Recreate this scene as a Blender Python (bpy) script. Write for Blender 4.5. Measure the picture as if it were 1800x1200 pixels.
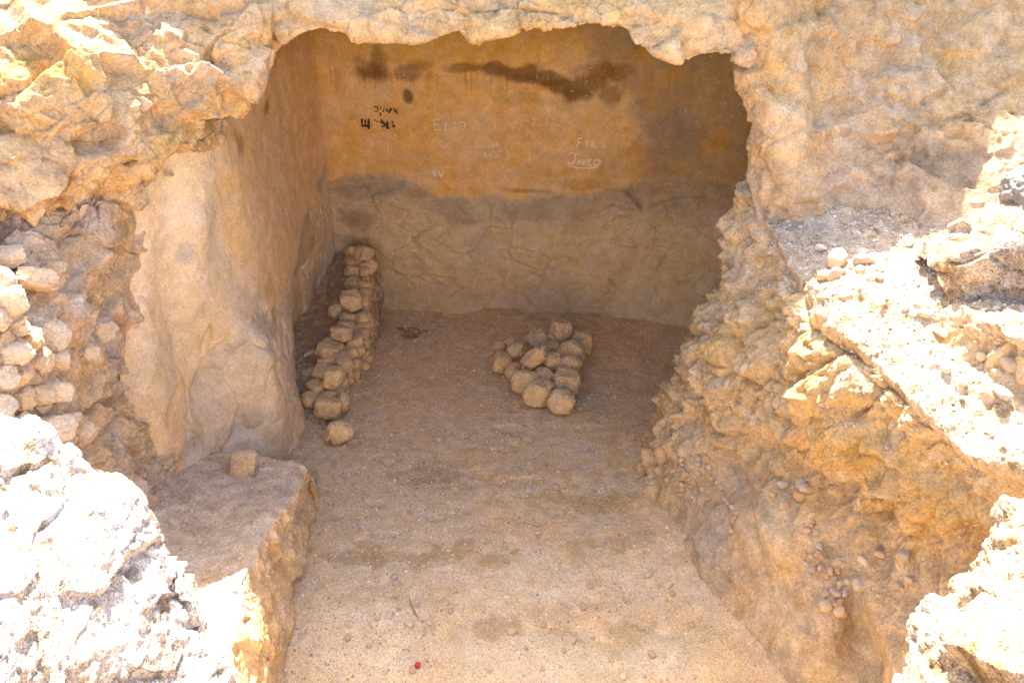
import bpy, math, random
import numpy as np
from math import radians, cos, sin
for o in list(bpy.data.objects): bpy.data.objects.remove(o)
S = bpy.context.scene
COL = S.collection
# ------------------------------------------------------------ camera, light
CH, PITCH, F = 5.0, 30.0, 1600.0            # camera height, pitch down, focal length in photo pixels
cd = bpy.data.cameras.new('camera'); cd.sensor_width = 36; cd.lens = 36*F/1800; cd.clip_start = .05; cd.clip_end = 500
cam = bpy.data.objects.new('camera', cd); COL.objects.link(cam)
cam.location = (0, 0, CH); cam.rotation_euler = (radians(90-PITCH), 0, 0); S.camera = cam
SUN_EL, SUN_AZ = 57.0, -6.0                 # azimuth measured from +Y towards +X
w = bpy.data.worlds.new('World'); S.world = w; w.use_nodes = True
nt = w.node_tree; sky = nt.nodes.new('ShaderNodeTexSky'); sky.sky_type = 'NISHITA'; sky.sun_disc = False
sky.sun_elevation = radians(SUN_EL); sky.sun_rotation = radians(SUN_AZ); sky.dust_density = 2.5; sky.air_density = .9
bg = nt.nodes['Background']; bg.inputs['Strength'].default_value = .12
nt.links.new(sky.outputs[0], bg.inputs[0])
sd = bpy.data.lights.new('sun', 'SUN'); sd.energy = 3.7; sd.angle = radians(.5); sd.color = (1, .95, .86)
so = bpy.data.objects.new('sun', sd); COL.objects.link(so)
so.rotation_euler = (radians(-(90-SUN_EL)), 0, radians(-SUN_AZ)); so.location = (0, 0, 12)
S.view_settings.view_transform = 'Standard'; S.view_settings.look = 'None'; S.view_settings.gamma = 1
S.view_settings.exposure = 2.62
S.render.resolution_x = 1024; S.render.resolution_y = 682
try:
    S.cycles.max_bounces = 5; S.cycles.diffuse_bounces = 5
except Exception: pass
# ------------------------------------------------------------ helpers: points
CP, SP = cos(radians(PITCH)), sin(radians(PITCH))
def P(px, py, y=None, z=None, x=None):
    """world point where a sight line of the survey photo meets a plane y=, z= or x="""
    dx = (px-900)/F; dy = (600-py)/F
    d = (dx, CP+dy*SP, -SP+dy*CP)
    if y is not None: t = y/d[1]
    elif z is not None: t = (z-CH)/d[2]
    else: t = x/d[0]
    return (d[0]*t, d[1]*t, CH+d[2]*t)
def pix(V):
    dep = V[:, 1]*CP + (CH-V[:, 2])*SP
    dep = np.maximum(dep, .05)
    return 900+F*V[:, 0]/dep, 600-F*(V[:, 1]*SP-(CH-V[:, 2])*CP)/dep, dep
# ------------------------------------------------------------ helpers: noise
U = np.uint32
def _hash(ix, iy, iz, k):
    """ix, iy, iz: integer lattice arrays already multiplied by their primes (uint32)"""
    n = ix ^ iy ^ iz ^ U((k*2654435) & 0xffffffff)
    n = (n ^ (n >> U(15)))*U(2246822519)
    n = (n ^ (n >> U(13)))*U(3266489917)
    return ((n ^ (n >> U(16))) >> U(8)).astype(np.float32)*np.float32(1/16777215.)
PR = (73856093, 19349663, 83492791)
def _lat(i, off_=0): return [((i[:, k]+off_).astype(np.int64)*PR[k] & 0xffffffff).astype(U) for k in range(3)]
def vnoise(p, seed=0):
    """smooth value noise, -1..1"""
    i = np.floor(p); f = (p-i).astype(np.float32); i = i.astype(np.int64); f = f*f*f*(f*(f*6-15)+10)
    L0, L1 = _lat(i), _lat(i, 1); r = 0
    for a in (0, 1):
        wa = f[:, 0] if a else 1-f[:, 0]
        for b in (0, 1):
            wab = wa*(f[:, 1] if b else 1-f[:, 1])
            for c in (0, 1):
                r = r + _hash((L0, L1)[a][0], (L0, L1)[b][1], (L0, L1)[c][2], seed)*wab*(f[:, 2] if c else 1-f[:, 2])
    return r*2-1
ROT = np.array([[.36, .48, -.8], [-.8, .6, 0], [.48, .64, .6]])
from concurrent.futures import ThreadPoolExecutor
POOL = ThreadPoolExecutor(4)
def chunked(fn):
    def run(p, *a, **k):
        n = len(p)
        if n < 30000: return fn(p, *a, **k)
        parts = list(POOL.map(lambda q: fn(q, *a, **k), np.array_split(p, max(4, n//20000))))
        if isinstance(parts[0], tuple): return tuple(np.concatenate(x) for x in zip(*parts))
        return np.concatenate(parts)
    return run
@chunked
def fbm(p, scale, octs=4, seed=0, gain=.5, ridge=False):
    q = p/scale; r = 0; a = 1; s = 0
    for o in range(octs):
        n = vnoise(q+17.3*o, seed+o)
        if ridge: n = 1-2*np.abs(n)
        r = r+a*n; s += a; a *= gain; q = (q@ROT)*2.03
    return r/s
@chunked
def facets(p, scale, seed=0, soft=.12, warp=.35, tilt=1.0, edge=False):
    """broken-block relief: every cell is a tilted plane; also returns crack mask"""
    sc = np.array(scale if hasattr(scale, '__len__') else (scale,)*3, float)
    q = p/sc
    q = q + warp*np.stack([vnoise(q*1.3+s*7.7, seed+50+s) for s in range(3)], 1)
    b = np.floor(q-.5).astype(np.int64); LL = (_lat(b), _lat(b, 1)); q = q.astype(np.float32); bf = b.astype(np.float32)
    N = len(q); f1 = np.full(N, 9., np.float32); f2 = f1.copy(); v1 = np.zeros(N, np.float32); v2 = v1.copy()
    for a in (0, 1):
        for c in (0, 1):
            for e in (0, 1):
                ix, iy, iz = LL[a][0], LL[c][1], LL[e][2]
                h = [_hash(ix, iy, iz, seed+k) for k in range(3)]
                dx = q[:, 0]-(bf[:, 0]+(a+.1)+.8*h[0]); dy = q[:, 1]-(bf[:, 1]+(c+.1)+.8*h[1]); dz = q[:, 2]-(bf[:, 2]+(e+.1)+.8*h[2])
                d = np.sqrt(dx*dx+dy*dy+dz*dz)
                g = [_hash(ix, iy, iz, seed+k)*2-1 for k in (5, 6, 7)]
                v = (h[0]+h[1]-1)*.6 + tilt*(g[0]*dx+g[1]*dy+g[2]*dz)
                m = d < f1
                m2 = (~m) & (d < f2)
                f2 = np.where(m, f1, np.where(m2, d, f2)); v2 = np.where(m, v1, np.where(m2, v, v2))
                f1 = np.where(m, d, f1); v1 = np.where(m, v, v1)
    if edge: return np.clip((f2-f1)/.65, 0, 1)**.6      # rounded lobes parted by clefts
    e = np.clip((f2-f1)/soft, 0, 1); e = e*e*(3-2*e)
    val = v1*(.5+.5*e)+v2*(.5-.5*e)
    return val, np.clip(1-(f2-f1)/.08, 0, 1)
def sstep(x, a, b):
    t = np.clip((x-a)/(b-a), 0, 1); return t*t*(3-2*t)
def mixc(a, b, t): return a*(1-t[:, None]) + (np.array(b) if not isinstance(b, np.ndarray) or b.ndim == 1 else b)*t[:, None]
# ------------------------------------------------------------ helpers: surfaces
def _cr(c, t):
    n = c.shape[0]; i = np.clip(np.floor(t).astype(int), 0, n-2); u = (t-i)[:, None, None]
    g = lambda k: c[np.clip(k, 0, n-1)]
    p0, p1, p2, p3 = g(i-1), g(i), g(i+1), g(i+2)
    p0 = np.where((i == 0)[:, None, None], 2*p1-p2, p0); p3 = np.where((i == n-2)[:, None, None], 2*p2-p1, p3)
    return .5*(2*p1+(p2-p0)*u+(2*p0-5*p1+4*p2-p3)*u*u+(3*p1-p0-3*p2+p3)*u**3)
def _resample(c, step):
    t = np.linspace(0, c.shape[0]-1, 40*(c.shape[0]-1)+1); d = _cr(c, t)
    L = np.linalg.norm(np.diff(d, axis=0), axis=2).mean(1); cum = np.concatenate([[0], np.cumsum(L)])
    n = max(4, int(cum[-1]/step)); return _cr(c, np.interp(np.linspace(0, cum[-1], n), cum, t))
Q = 1.0      # mesh spacing factor
def surface(rows, step=.012):
    step = step*Q
    """smooth dense grid through a net of survey points"""
    c = np.array(rows, float)
    g = _resample(c, step)
    g = _resample(np.ascontiguousarray(g.transpose(1, 0, 2)), step)
    g = np.ascontiguousarray(g.transpose(1, 0, 2))
    return g
def gnormals(g):
    du = np.gradient(g, axis=0); dv = np.gradient(g, axis=1); n = np.cross(du, dv)
    return n/np.maximum(np.linalg.norm(n, axis=2, keepdims=True), 1e-9)
def tag(o, label=None, cat=None, group=None, kind=None):
    for k, v in (('label', label), ('category', cat), ('group', group), ('kind', kind)):
        if v: o[k] = v
    return o
def raw_mesh(name, V, faces, mat, colors=None, parent=None, smooth=True):
    me = bpy.data.meshes.new(name); k = faces.shape[1]
    me.vertices.add(len(V)); me.vertices.foreach_set('co', V.astype(np.float32).ravel())
    me.loops.add(faces.size); me.loops.foreach_set('vertex_index', faces.astype(np.int32).ravel())
    me.polygons.add(len(faces)); me.polygons.foreach_set('loop_start', np.arange(0, faces.size, k, dtype=np.int32))
    try: me.polygons.foreach_set('loop_total', np.full(len(faces), k, np.int32))
    except Exception: pass
    me.polygons.foreach_set('use_smooth', np.full(len(faces), smooth, bool))
    me.update(calc_edges=True)
    if colors is not None:
        a = me.color_attributes.new('Col', 'FLOAT_COLOR', 'POINT')
        a.data.foreach_set('color', np.concatenate([np.clip(colors, 0, 1), np.ones((len(V), 1))], 1).astype(np.float32).ravel())
    me.materials.append(mat)
    o = bpy.data.objects.new(name, me); COL.objects.link(o)
    if parent: o.parent = parent
    return o
SURF = {}
def grid_obj(name, g, mat, colors, flip=False, parent=None):
    nr, nc = g.shape[:2]; idx = np.arange(nr*nc).reshape(nr, nc)
    f = np.stack([idx[:-1, :-1], idx[1:, :-1], idx[1:, 1:], idx[:-1, 1:]], 2).reshape(-1, 4)
    if flip: f = f[:, ::-1]
    o = raw_mesh(name, g.reshape(-1, 3), f, mat, colors, parent)
    SURF[name] = (g.reshape(-1, 3), outward(g).reshape(-1, 3))
    return o
# ------------------------------------------------------------ materials
def rock_mat(name, bump=.6, fine=.5, tint=(1, 1, 1), strata=0., speck=.12, base=None, rough=.93, var=.3):
    m = bpy.data.materials.new(name); m.use_nodes = True; t = m.node_tree; N = t.nodes; L = t.links
    b = N['Principled BSDF']; b.inputs['Roughness'].default_value = rough
    try: b.inputs['Specular IOR Level'].default_value = .12
    except Exception: pass
    tc = N.new('ShaderNodeTexCoord'); co = tc.outputs['Object']
    def noise(scale, det=6, rough_=.6, vec=None):
        n = N.new('ShaderNodeTexNoise'); n.inputs['Scale'].default_value = scale; n.inputs['Detail'].default_value = det
        n.inputs['Roughness'].default_value = rough_; L.new(vec or co, n.inputs['Vector']); return n.outputs['Fac']
    def math_(op, a, b_=None, clamp=False):
        n = N.new('ShaderNodeMath'); n.operation = op; n.use_clamp = clamp
        for k, v in enumerate((a, b_)):
            if v is None: continue
            if isinstance(v, (int, float)): n.inputs[k].default_value = v
            else: L.new(v, n.inputs[k])
        return n.outputs[0]
    def mr(v, a, b_, c, d):
        n = N.new('ShaderNodeMapRange'); L.new(v, n.inputs[0])
        for k, x in enumerate((a, b_, c, d)): n.inputs[k+1].default_value = x
        return n.outputs[0]
    if base is None:
        a = N.new('ShaderNodeVertexColor'); a.layer_name = 'Col'; basec = a.outputs[0]
    else:
        oi = N.new('ShaderNodeObjectInfo'); cr = N.new('ShaderNodeValToRGB'); L.new(oi.outputs['Random'], cr.inputs[0])
        for k, cc in enumerate(base):
            e = cr.color_ramp.elements[k] if k < 2 else cr.color_ramp.elements.new(1)
            e.position = k/(len(base)-1); e.color = (*cc, 1)
        for k in range(len(base)): cr.color_ramp.elements[k].position = k/(len(base)-1)
        basec = cr.outputs[0]
    # value variation: three scales of mottling, pale grains, dark grains
    v1 = mr(noise(9, 5, .65), .3, .7, 1-var, 1+var*.8); v2 = mr(noise(48, 4, .7), .3, .7, 1-var*.7, 1+var*.6)
    v = math_('MULTIPLY', v1, v2)
    g1 = noise(150, 2, .6); v = math_('MULTIPLY', v, mr(g1, .4, .6, 1-speck, 1+speck)); g2 = noise(70, 2, .5); v = math_('MULTIPLY', v, mr(g2, .62, .7, 1, 1+speck*1.5)); v = math_('MULTIPLY', v, mr(g2, .30, .38, 1-speck*2.2, 1))
    hsv = N.new('ShaderNodeHueSaturation'); L.new(basec, hsv.inputs['Color']); L.new(v, hsv.inputs['Value'])
    L.new(mr(noise(5, 3, .6), .3, .7, .95, 1.2), hsv.inputs['Saturation'])
    mx = N.new('ShaderNodeMix'); mx.data_type = 'RGBA'; mx.blend_type = 'MULTIPLY'; mx.inputs[0].default_value = 1
    L.new(hsv.outputs[0], mx.inputs[6]); mx.inputs[7].default_value = (*tint, 1)
    L.new(mx.outputs[2], b.inputs['Base Color'])
    def ridged(scale, off_=0.):
        n = N.new('ShaderNodeTexNoise'); n.noise_type = 'RIDGED_MULTIFRACTAL'; n.inputs['Scale'].default_value = scale; n.inputs['Detail'].default_value = 4
        n.inputs['Roughness'].default_value = .55; L.new(co, n.inputs['Vector']); return n.outputs['Fac']
    wn = N.new('ShaderNodeTexNoise'); wn.inputs['Scale'].default_value = 14; wn.inputs['Detail'].default_value = 3; L.new(co, wn.inputs['Vector'])
    wv = N.new('ShaderNodeVectorMath'); wv.operation = 'MULTIPLY_ADD'; L.new(wn.outputs['Color'], wv.inputs[0]); wv.inputs[1].default_value = (.05, .05, .05); L.new(co, wv.inputs[2])
    def chips(scale):
        n = N.new('ShaderNodeTexVoronoi'); n.inputs['Scale'].default_value = scale; L.new(wv.outputs[0], n.inputs['Vector']); return n.outputs['Distance']
    h = math_('ADD', math_('MULTIPLY', ridged(13), .22), math_('MULTIPLY', noise(60, 4, .7), .35*fine*2))
    h = math_('ADD', h, math_('MULTIPLY', chips(38), .30*fine*2)); h = math_('ADD', h, math_('MULTIPLY', chips(95), .16*fine*2))
    h = math_('ADD', h, math_('MULTIPLY', noise(200, 1, .6), .12*fine*2))
    if strata:
        mp = N.new('ShaderNodeMapping'); mp.inputs['Scale'].default_value = (4, 4, 40); mp.inputs['Rotation'].default_value = (.1, .12, 0); L.new(co, mp.inputs[0])
        h = math_('ADD', h, math_('MULTIPLY', noise(1.0, 5, .6, mp.outputs[0]), strata))
    bp = N.new('ShaderNodeBump'); bp.inputs['Strength'].default_value = bump; bp.inputs['Distance'].default_value = .03
    L.new(h, bp.inputs['Height']); L.new(bp.outputs[0], b.inputs['Normal'])
    return m
M_cliff = rock_mat('cliff_rock', .75, .45, strata=.3)
M_plaster = rock_mat('old_plaster', .35, .4, var=.16)
M_rough = rock_mat('rough_rock', .8, .6)
M_bleached = rock_mat('bleached_rock', .9, .7, speck=.3, var=.42)
M_ground = rock_mat('dusty_ground', .55, .8, speck=.22, var=.16)
M_boulder = rock_mat('boulder_stone', .5, .45, base=[(.66, .46, .26), (.60, .45, .28), (.72, .52, .30), (.56, .40, .25)], var=.25)
M_pale = rock_mat('pale_rubble_stone', .5, .5, base=[(.60, .45, .31), (.66, .51, .36), (.62, .44, .27)], var=.25)
M_pebble = rock_mat('pebble_stone', .3, .5, base=[(.52, .38, .26), (.66, .52, .37), (.56, .37, .21), (.46, .40, .34), (.72, .60, .46)], var=.15)
M_gravel = rock_mat('gravel_grit', .3, .5, var=.15)
def flat_mat(name, c, rough=.9):
    m = bpy.data.materials.new(name); m.use_nodes = True; t = m.node_tree; b = t.nodes['Principled BSDF']
    n = t.nodes.new('ShaderNodeTexNoise'); n.inputs['Scale'].default_value = 90; n.inputs['Detail'].default_value = 5
    r = t.nodes.new('ShaderNodeValToRGB'); t.links.new(n.outputs['Fac'], r.inputs[0])
    r.color_ramp.elements[0].position = .3; r.color_ramp.elements[1].position = .7
    r.color_ramp.elements[0].color = (*[x*.65 for x in c], 1); r.color_ramp.elements[1].color = (*[min(1, x*1.25) for x in c], 1)
    t.links.new(r.outputs[0], b.inputs['Base Color']); b.inputs['Roughness'].default_value = rough
    return m
M_dark = flat_mat('charcoal_marks', (.07, .04, .03)); M_chalk = flat_mat('scratched_marks', (.82, .69, .52)); M_faint = flat_mat('faint_scratches', (.75, .58, .40))
M_red = flat_mat('red_plastic', (.6, .03, .03), .4); M_wood = flat_mat('dry_wood', (.30, .21, .13)); M_white = flat_mat('bleached_stone', (.7, .62, .55))
# palette (albedo)
TAN = np.array((.52, .37, .22)); ORANGE = np.array((.66, .42, .20)); GREY = np.array((.40, .325, .26)); PALE = np.array((.64, .50, .35))
BROWN = np.array((.17, .095, .045)); LILAC = np.array((.47, .385, .33)); WARM = np.array((.56, .37, .18)); DUST = np.array((.62, .45, .315)); CREAM = np.array((.66, .56, .46))
def base_col(V, a=TAN, b=WARM, c=LILAC, seed=0, s=.5):
    n1 = fbm(V, s, 4, seed+1); n2 = fbm(V, s*.6, 4, seed+9); n3 = fbm(V, .12, 3, seed+3)
    col = np.tile(a, (len(V), 1)); col = mixc(col, b, sstep(n1, -.15, .4)*.75); col = mixc(col, c, sstep(n2, .0, .5)*.55)
    return col*(1+.12*n3[:, None])
def blob(col, V, c, r, color, amt=1., seed=0, edge=.5, rag=.5):
    """stain of soft ragged outline about a point of the rock; r = (rx, ry, rz)"""
    d = (V-np.array(c))/np.array(r); q = np.linalg.norm(d, axis=1) + rag*fbm(V, .18, 4, seed+77)
    return mixc(col, color, amt*(1-sstep(q, 1-edge*.6, 1+edge*.4)))
FV = None
def relief(V, n, big=.1, mid=.05, small=.02, tiny=.006, seed=0, asp=(1, 1, .6), w=None, bs=.9, ms=.42, ss=.15, crack=.02, strat=0):
    """fractured rock: tilted blocks at four sizes, cracks between them, weathered in patches"""
    global FV
    a = np.array(asp)
    d = big*fbm(V, bs, 3, seed)
    f, c = facets(V, ms*a, seed+10, soft=.09, warp=.13); d = d+mid*f-crack*c*sstep(fbm(V, .5, 2, seed+8), -.25, .15)
    fm, cm_ = facets(V, (ms*ss)**.5*a, seed+15, soft=.1, warp=.25); d = d-.35*crack*cm_*sstep(fbm(V, .4, 2, seed+9), .0, .3)
    f2, c2 = facets(V, ss*a, seed+20, soft=.12, warp=.3); d2 = small*f2-.35*crack*c2
    f3, c3 = facets(V, ss*.36*a, seed+30, warp=.4); d3 = tiny*f3 + tiny*.8*fbm(V, .05, 3, seed+4, ridge=True)
    f4, c4 = facets(V, ss*.15*a, seed+35, warp=.4); d3 = d3 + tiny*.5*f4
    mod = .35+.65*sstep(fbm(V, .6, 3, seed+6), -.35, .25)
    d = d+(d2+d3+fm*(mid*small)**.5*.85)*mod
    FV = .5*f+.35*fm+.35*f2+.2*f3
    return d if w is None else d*w
def patina(c, amt=.14, k=1.):
    """each broken block weathers to its own tone"""
    return k*c*(1+amt*FV)[:, None]
def outward(g):
    n = gnormals(g); v = np.array((0, 1.0, 5.5))-g; v = v/np.linalg.norm(v, axis=2, keepdims=True)
    return n if (n*v).sum(2).mean() > 0 else -n
def disp(g, d, _=1):
    return g+outward(g)*d.reshape(g.shape[0], g.shape[1], 1)
def boss(V, px, py, y, r, amp):
    q = np.linalg.norm((V-np.array(P(px, py, y=y)))/np.array(r), axis=1)+.25*fbm(V, .2, 3, 55); return amp*np.exp(-q*q*1.4)

# ================================================================= GROUND
nx, ny = 600, 940
xs = np.linspace(-3.4, 3.4, nx); ys = np.linspace(.4, 10.2, ny)
X, Y = np.meshgrid(xs, ys); V = np.stack([X, Y, np.zeros_like(X)], 2).reshape(-1, 3)
h = .05*fbm(V, 1.6, 3, 3) + .012*fbm(V, .3, 4, 5) + .004*fbm(V, .05, 3, 7)
h += .05*sstep(V[:, 1], 9.0, 9.7) + .12*sstep(V[:, 0]-.12*(V[:, 1]-5), .55, 1.7)*sstep(-V[:, 1], -8, -6.2)   # swept up to the walls
h -= .014*sstep(fbm(V, .16, 2, 17), .3, .6)*sstep(fbm(V, .9, 2, 18), -.1, .3)
h += .02*facets(V, (.3, .3, .3), 12)[0]*sstep(fbm(V, .8, 2, 14), 0, .4)*sstep(-V[:, 1], -6.5, -5.0)
V[:, 2] = h
c = base_col(V, DUST, np.array((.63, .445, .29)), np.array((.58, .46, .365)), 60, .9)
gravel_w = sstep(fbm(V, .9, 3, 66)-.35*(V[:, 0]+.3)-.15*np.abs(V[:, 1]-5.6), -.4, .2)
c = mixc(c, (.57, .44, .325), gravel_w*.7)
for (px, py, rx, ry, cc, am) in ((720, 590, .13, .16, BROWN, .75), (800, 975, .75, .13, (.42, .28, .15), .7), (1010, 880, .35, .12, (.46, .32, .19), .6), (1080, 890, .3, .1, (.46, .32, .19), .6),
        (1030, 1140, .28, .15, (.42, .32, .2), .6), (1120, 1120, .2, .12, (.42, .31, .19), .6), (1060, 960, .4, .12, (.40, .28, .16), .5), (760, 830, .3, .12, (.34, .24, .15), .5), (870, 1100, .2, .1, (.36, .25, .15), .5),
        (1020, 540, 1.2, .4, (.44, .31, .21), .5), (780, 560, .8, .3, (.46, .34, .23), .4), (640, 980, .3, .1, (.36, .26, .17), .5), (1180, 1150, .3, .2, (.46, .37, .26), .6), (1100, 700, .5, .5, (.48, .35, .25), .4)):
    c = blob(c, V, P(px, py, z=0), (rx, ry, 9), cc, am, px, .35, 1.5)
for (px, py, rx, ry) in ((950, 1040, .6, .1), (1000, 1000, .9, .25), (1000, 1170, .9, .25), (620, 1120, .5, .35), (1000, 780, .4, .2)):
    c = blob(c, V, P(px, py, z=0), (rx, ry, 9), (.68, .55, .43), .5, px+3, .9, .9)
g = GZ = V.reshape(ny, nx, 3)
ground = grid_obj('ground', g, M_ground, c*np.array((1.12, 1.12, .99)), flip=True); tag(ground, kind='structure')
def floor_z(x, y):
    j = int(round((x+3.4)/6.8*(nx-1))); i = int(round((y-.4)/9.8*(ny-1)))
    return float(GZ[min(max(i, 0), ny-1), min(max(j, 0), nx-1), 2])

# ================================================================= BACK WALL
def zline(pts, x, y=9.5):
    q = np.array([P(a, b, y=y) for a, b in pts]); return np.interp(x, q[:, 0], q[:, 2])
path = [(-2.6, 9.75), (-2.1, 9.66), (-1.2, 9.58), (0, 9.5), (1.0, 9.42), (1.8, 9.3), (2.3, 9.05), (2.62, 8.6), (2.8, 8.1), (2.9, 7.6), (2.95, 7.2)]
zs = [-.15, .5, 1., 1.5, 2., 2.5, 3., 3.5, 4.1]
g = surface([[(x, y, z) for x, y in path] for z in zs], .0105)
V = g.reshape(-1, 3)
up = zline([(400, 330), (575, 325), (650, 316), (700, 312), (735, 330), (770, 356), (830, 350), (950, 345), (1010, 340), (1080, 330), (1130, 318), (1250, 300), (1400, 300)], V[:, 0])
lo = zline([(400, 348), (580, 352), (680, 352), (740, 366), (800, 382), (900, 378), (1000, 372), (1100, 352), (1200, 340), (1400, 335)], V[:, 0])
rag = .09*fbm(V, .22, 4, 91)+.07*fbm(V, .9, 2, 96)
upw = sstep(V[:, 2]-up+rag, -.03, .05)        # 1 on the plaster
low = 1-sstep(V[:, 2]-lo+rag, -.05, .03)      # 1 on the rough rock below
d = .03*fbm(V, 1.2, 3, 92) + (1-upw)*.02 + low*.04*sstep(fbm(V, .7, 3, 97), -.3, .3) + .02*low*(1-sstep(V[:, 2], .2, .9))
rl = relief(V, None, .05, .05, .02, .006, 93, asp=(1, 1, .7), ms=.5, ss=.17, crack=.02)
d = d + rl*(.08+.75*(1-upw)) + .004*fbm(V, .12, 4, 95)
d = d  + .18*sstep(-V[:, 2], -.28, .05)
st = np.zeros(len(V))
def wallblob(px, py, rx, rz, cc, am, seed, edge=.6, rag_=.6):
    global c
    c = blob(c, V, P(px, py, y=9.5), (rx, .9, rz), cc, am, seed, edge, rag_)
c = base_col(V, ORANGE, np.array((.66, .40, .18)), np.array((.66, .44, .235)), 100, .6)
c = mixc(c, (.64, .46, .27), sstep(fbm(V, .5, 4, 111)+.25*np.exp(-((V[:, 2]-2.3)/.4)**2)-.1, 0, .4)*.6)
# greenish drip band along the top with streaks
dr = fbm(V*np.array([1, 1, .06]), .035, 3, 120)
top = sstep(V[:, 2]+.12*dr+.08*fbm(V, .4, 3, 121), 2.72, 2.95)
c = mixc(c, (.52, .35, .14), top*.7); c = mixc(c, (.40, .24, .10), sstep(V[:, 2], 2.95, 3.15)*.55)
dd_ = sstep(fbm(V*np.array([1, 1, .05]), .025, 3, 125), .1, .45)*np.exp(-((V[:, 2]-2.66-.05*fbm(V, .5, 3, 126))/.13)**2)
c = mixc(c, (.34, .20, .08), dd_*.6)
# rock below
rock = base_col(V, np.array((.58, .45, .29)), np.array((.56, .41, .23)), np.array((.52, .44, .33)), 130, .6)
c = mixc(c, rock, 1-upw)
band = (1-upw)*(1-low)
c = mixc(c, (.38, .30, .215), np.clip(band*.9+.5*(1-upw)*np.exp(-((V[:, 2]-lo)/.16)**2), 0, 1)*(.45+.4*sstep(fbm(V, .3, 4, 131), -.3, .3)))
# right side: grey-dark zone with ragged border
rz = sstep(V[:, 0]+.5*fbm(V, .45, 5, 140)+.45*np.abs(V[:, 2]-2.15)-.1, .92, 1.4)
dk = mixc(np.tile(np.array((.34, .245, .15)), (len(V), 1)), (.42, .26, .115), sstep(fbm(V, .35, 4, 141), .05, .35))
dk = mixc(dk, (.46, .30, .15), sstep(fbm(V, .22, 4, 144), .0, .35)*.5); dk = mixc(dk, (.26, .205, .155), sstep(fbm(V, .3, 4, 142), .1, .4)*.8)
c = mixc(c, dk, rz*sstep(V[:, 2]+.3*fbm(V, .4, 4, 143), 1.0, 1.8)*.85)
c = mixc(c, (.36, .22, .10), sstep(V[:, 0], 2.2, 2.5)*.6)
for k, (px, py, rx, rz_, cc, am) in enumerate(((650, 130, .17, .13, BROWN, .85), (665, 120, .1, .2, BROWN, .6), (722, 130, .16, .1, (.24, .13, .06), .7), (745, 118, .12, .06, (.24, .13, .06), .5), (716, 172, .05, .07, BROWN, .9),
        (830, 120, .25, .05, (.22, .12, .055), .7), (870, 122, .3, .06, (.18, .10, .045), .8), (905, 130, .25, .09, (.19, .10, .045), .85), (950, 138, .25, .07, BROWN, .8), (985, 150, .2, .07, BROWN, .85), (1010, 165, .17, .08, BROWN, .9),
        (1040, 150, .22, .09, (.20, .11, .045), .8), (1060, 125, .25, .1, (.22, .12, .05), .75), (1090, 118, .25, .09, (.24, .14, .06), .7), (1075, 165, .12, .12, (.20, .12, .05), .7), (905, 175, .3, .07, (.48, .32, .16), .5),
        (620, 390, .22, .12, (.28, .21, .14), .7), (1020, 320, .45, .06, (.50, .28, .11), .6), (930, 335, .25, .03, (.28, .16, .07), .6), (1110, 270, .25, .15, (.48, .28, .12), .5), (650, 335, .5, .08, (.34, .28, .215), .6),
        (735, 345, .1, .06, (.40, .22, .1), .6), (960, 355, .5, .05, (.40, .33, .25), .5), (1160, 310, .35, .1, (.40, .34, .27), .5), (950, 300, .4, .1, (.54, .33, .15), .5), (1180, 230, .3, .3, (.26, .21, .165), .5), (1230, 350, .3, .2, (.32, .25, .19), .4))):
    wallblob(px, py, rx, rz_, cc, am, 200+k, .8, .8)
# pale chips in the plaster
chip = sstep(fbm(V, .022, 2, 161), .55, .68)*sstep(fbm(V, .3, 2, 162), -.1, .3)*upw
c = mixc(c, (.66, .47, .3), chip*.8)
c = mixc(c, (.46, .35, .25), sstep(-V[:, 2]+.1*fbm(V, .3, 3, 163), -.42, -.15)*.5)
g = disp(g, d, 1); 
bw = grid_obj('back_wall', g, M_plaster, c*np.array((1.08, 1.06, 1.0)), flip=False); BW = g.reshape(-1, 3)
tag(bw, 'orange plastered rear wall of the chamber, with brown water stains over a rough grey foot', 'rock wall')

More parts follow.
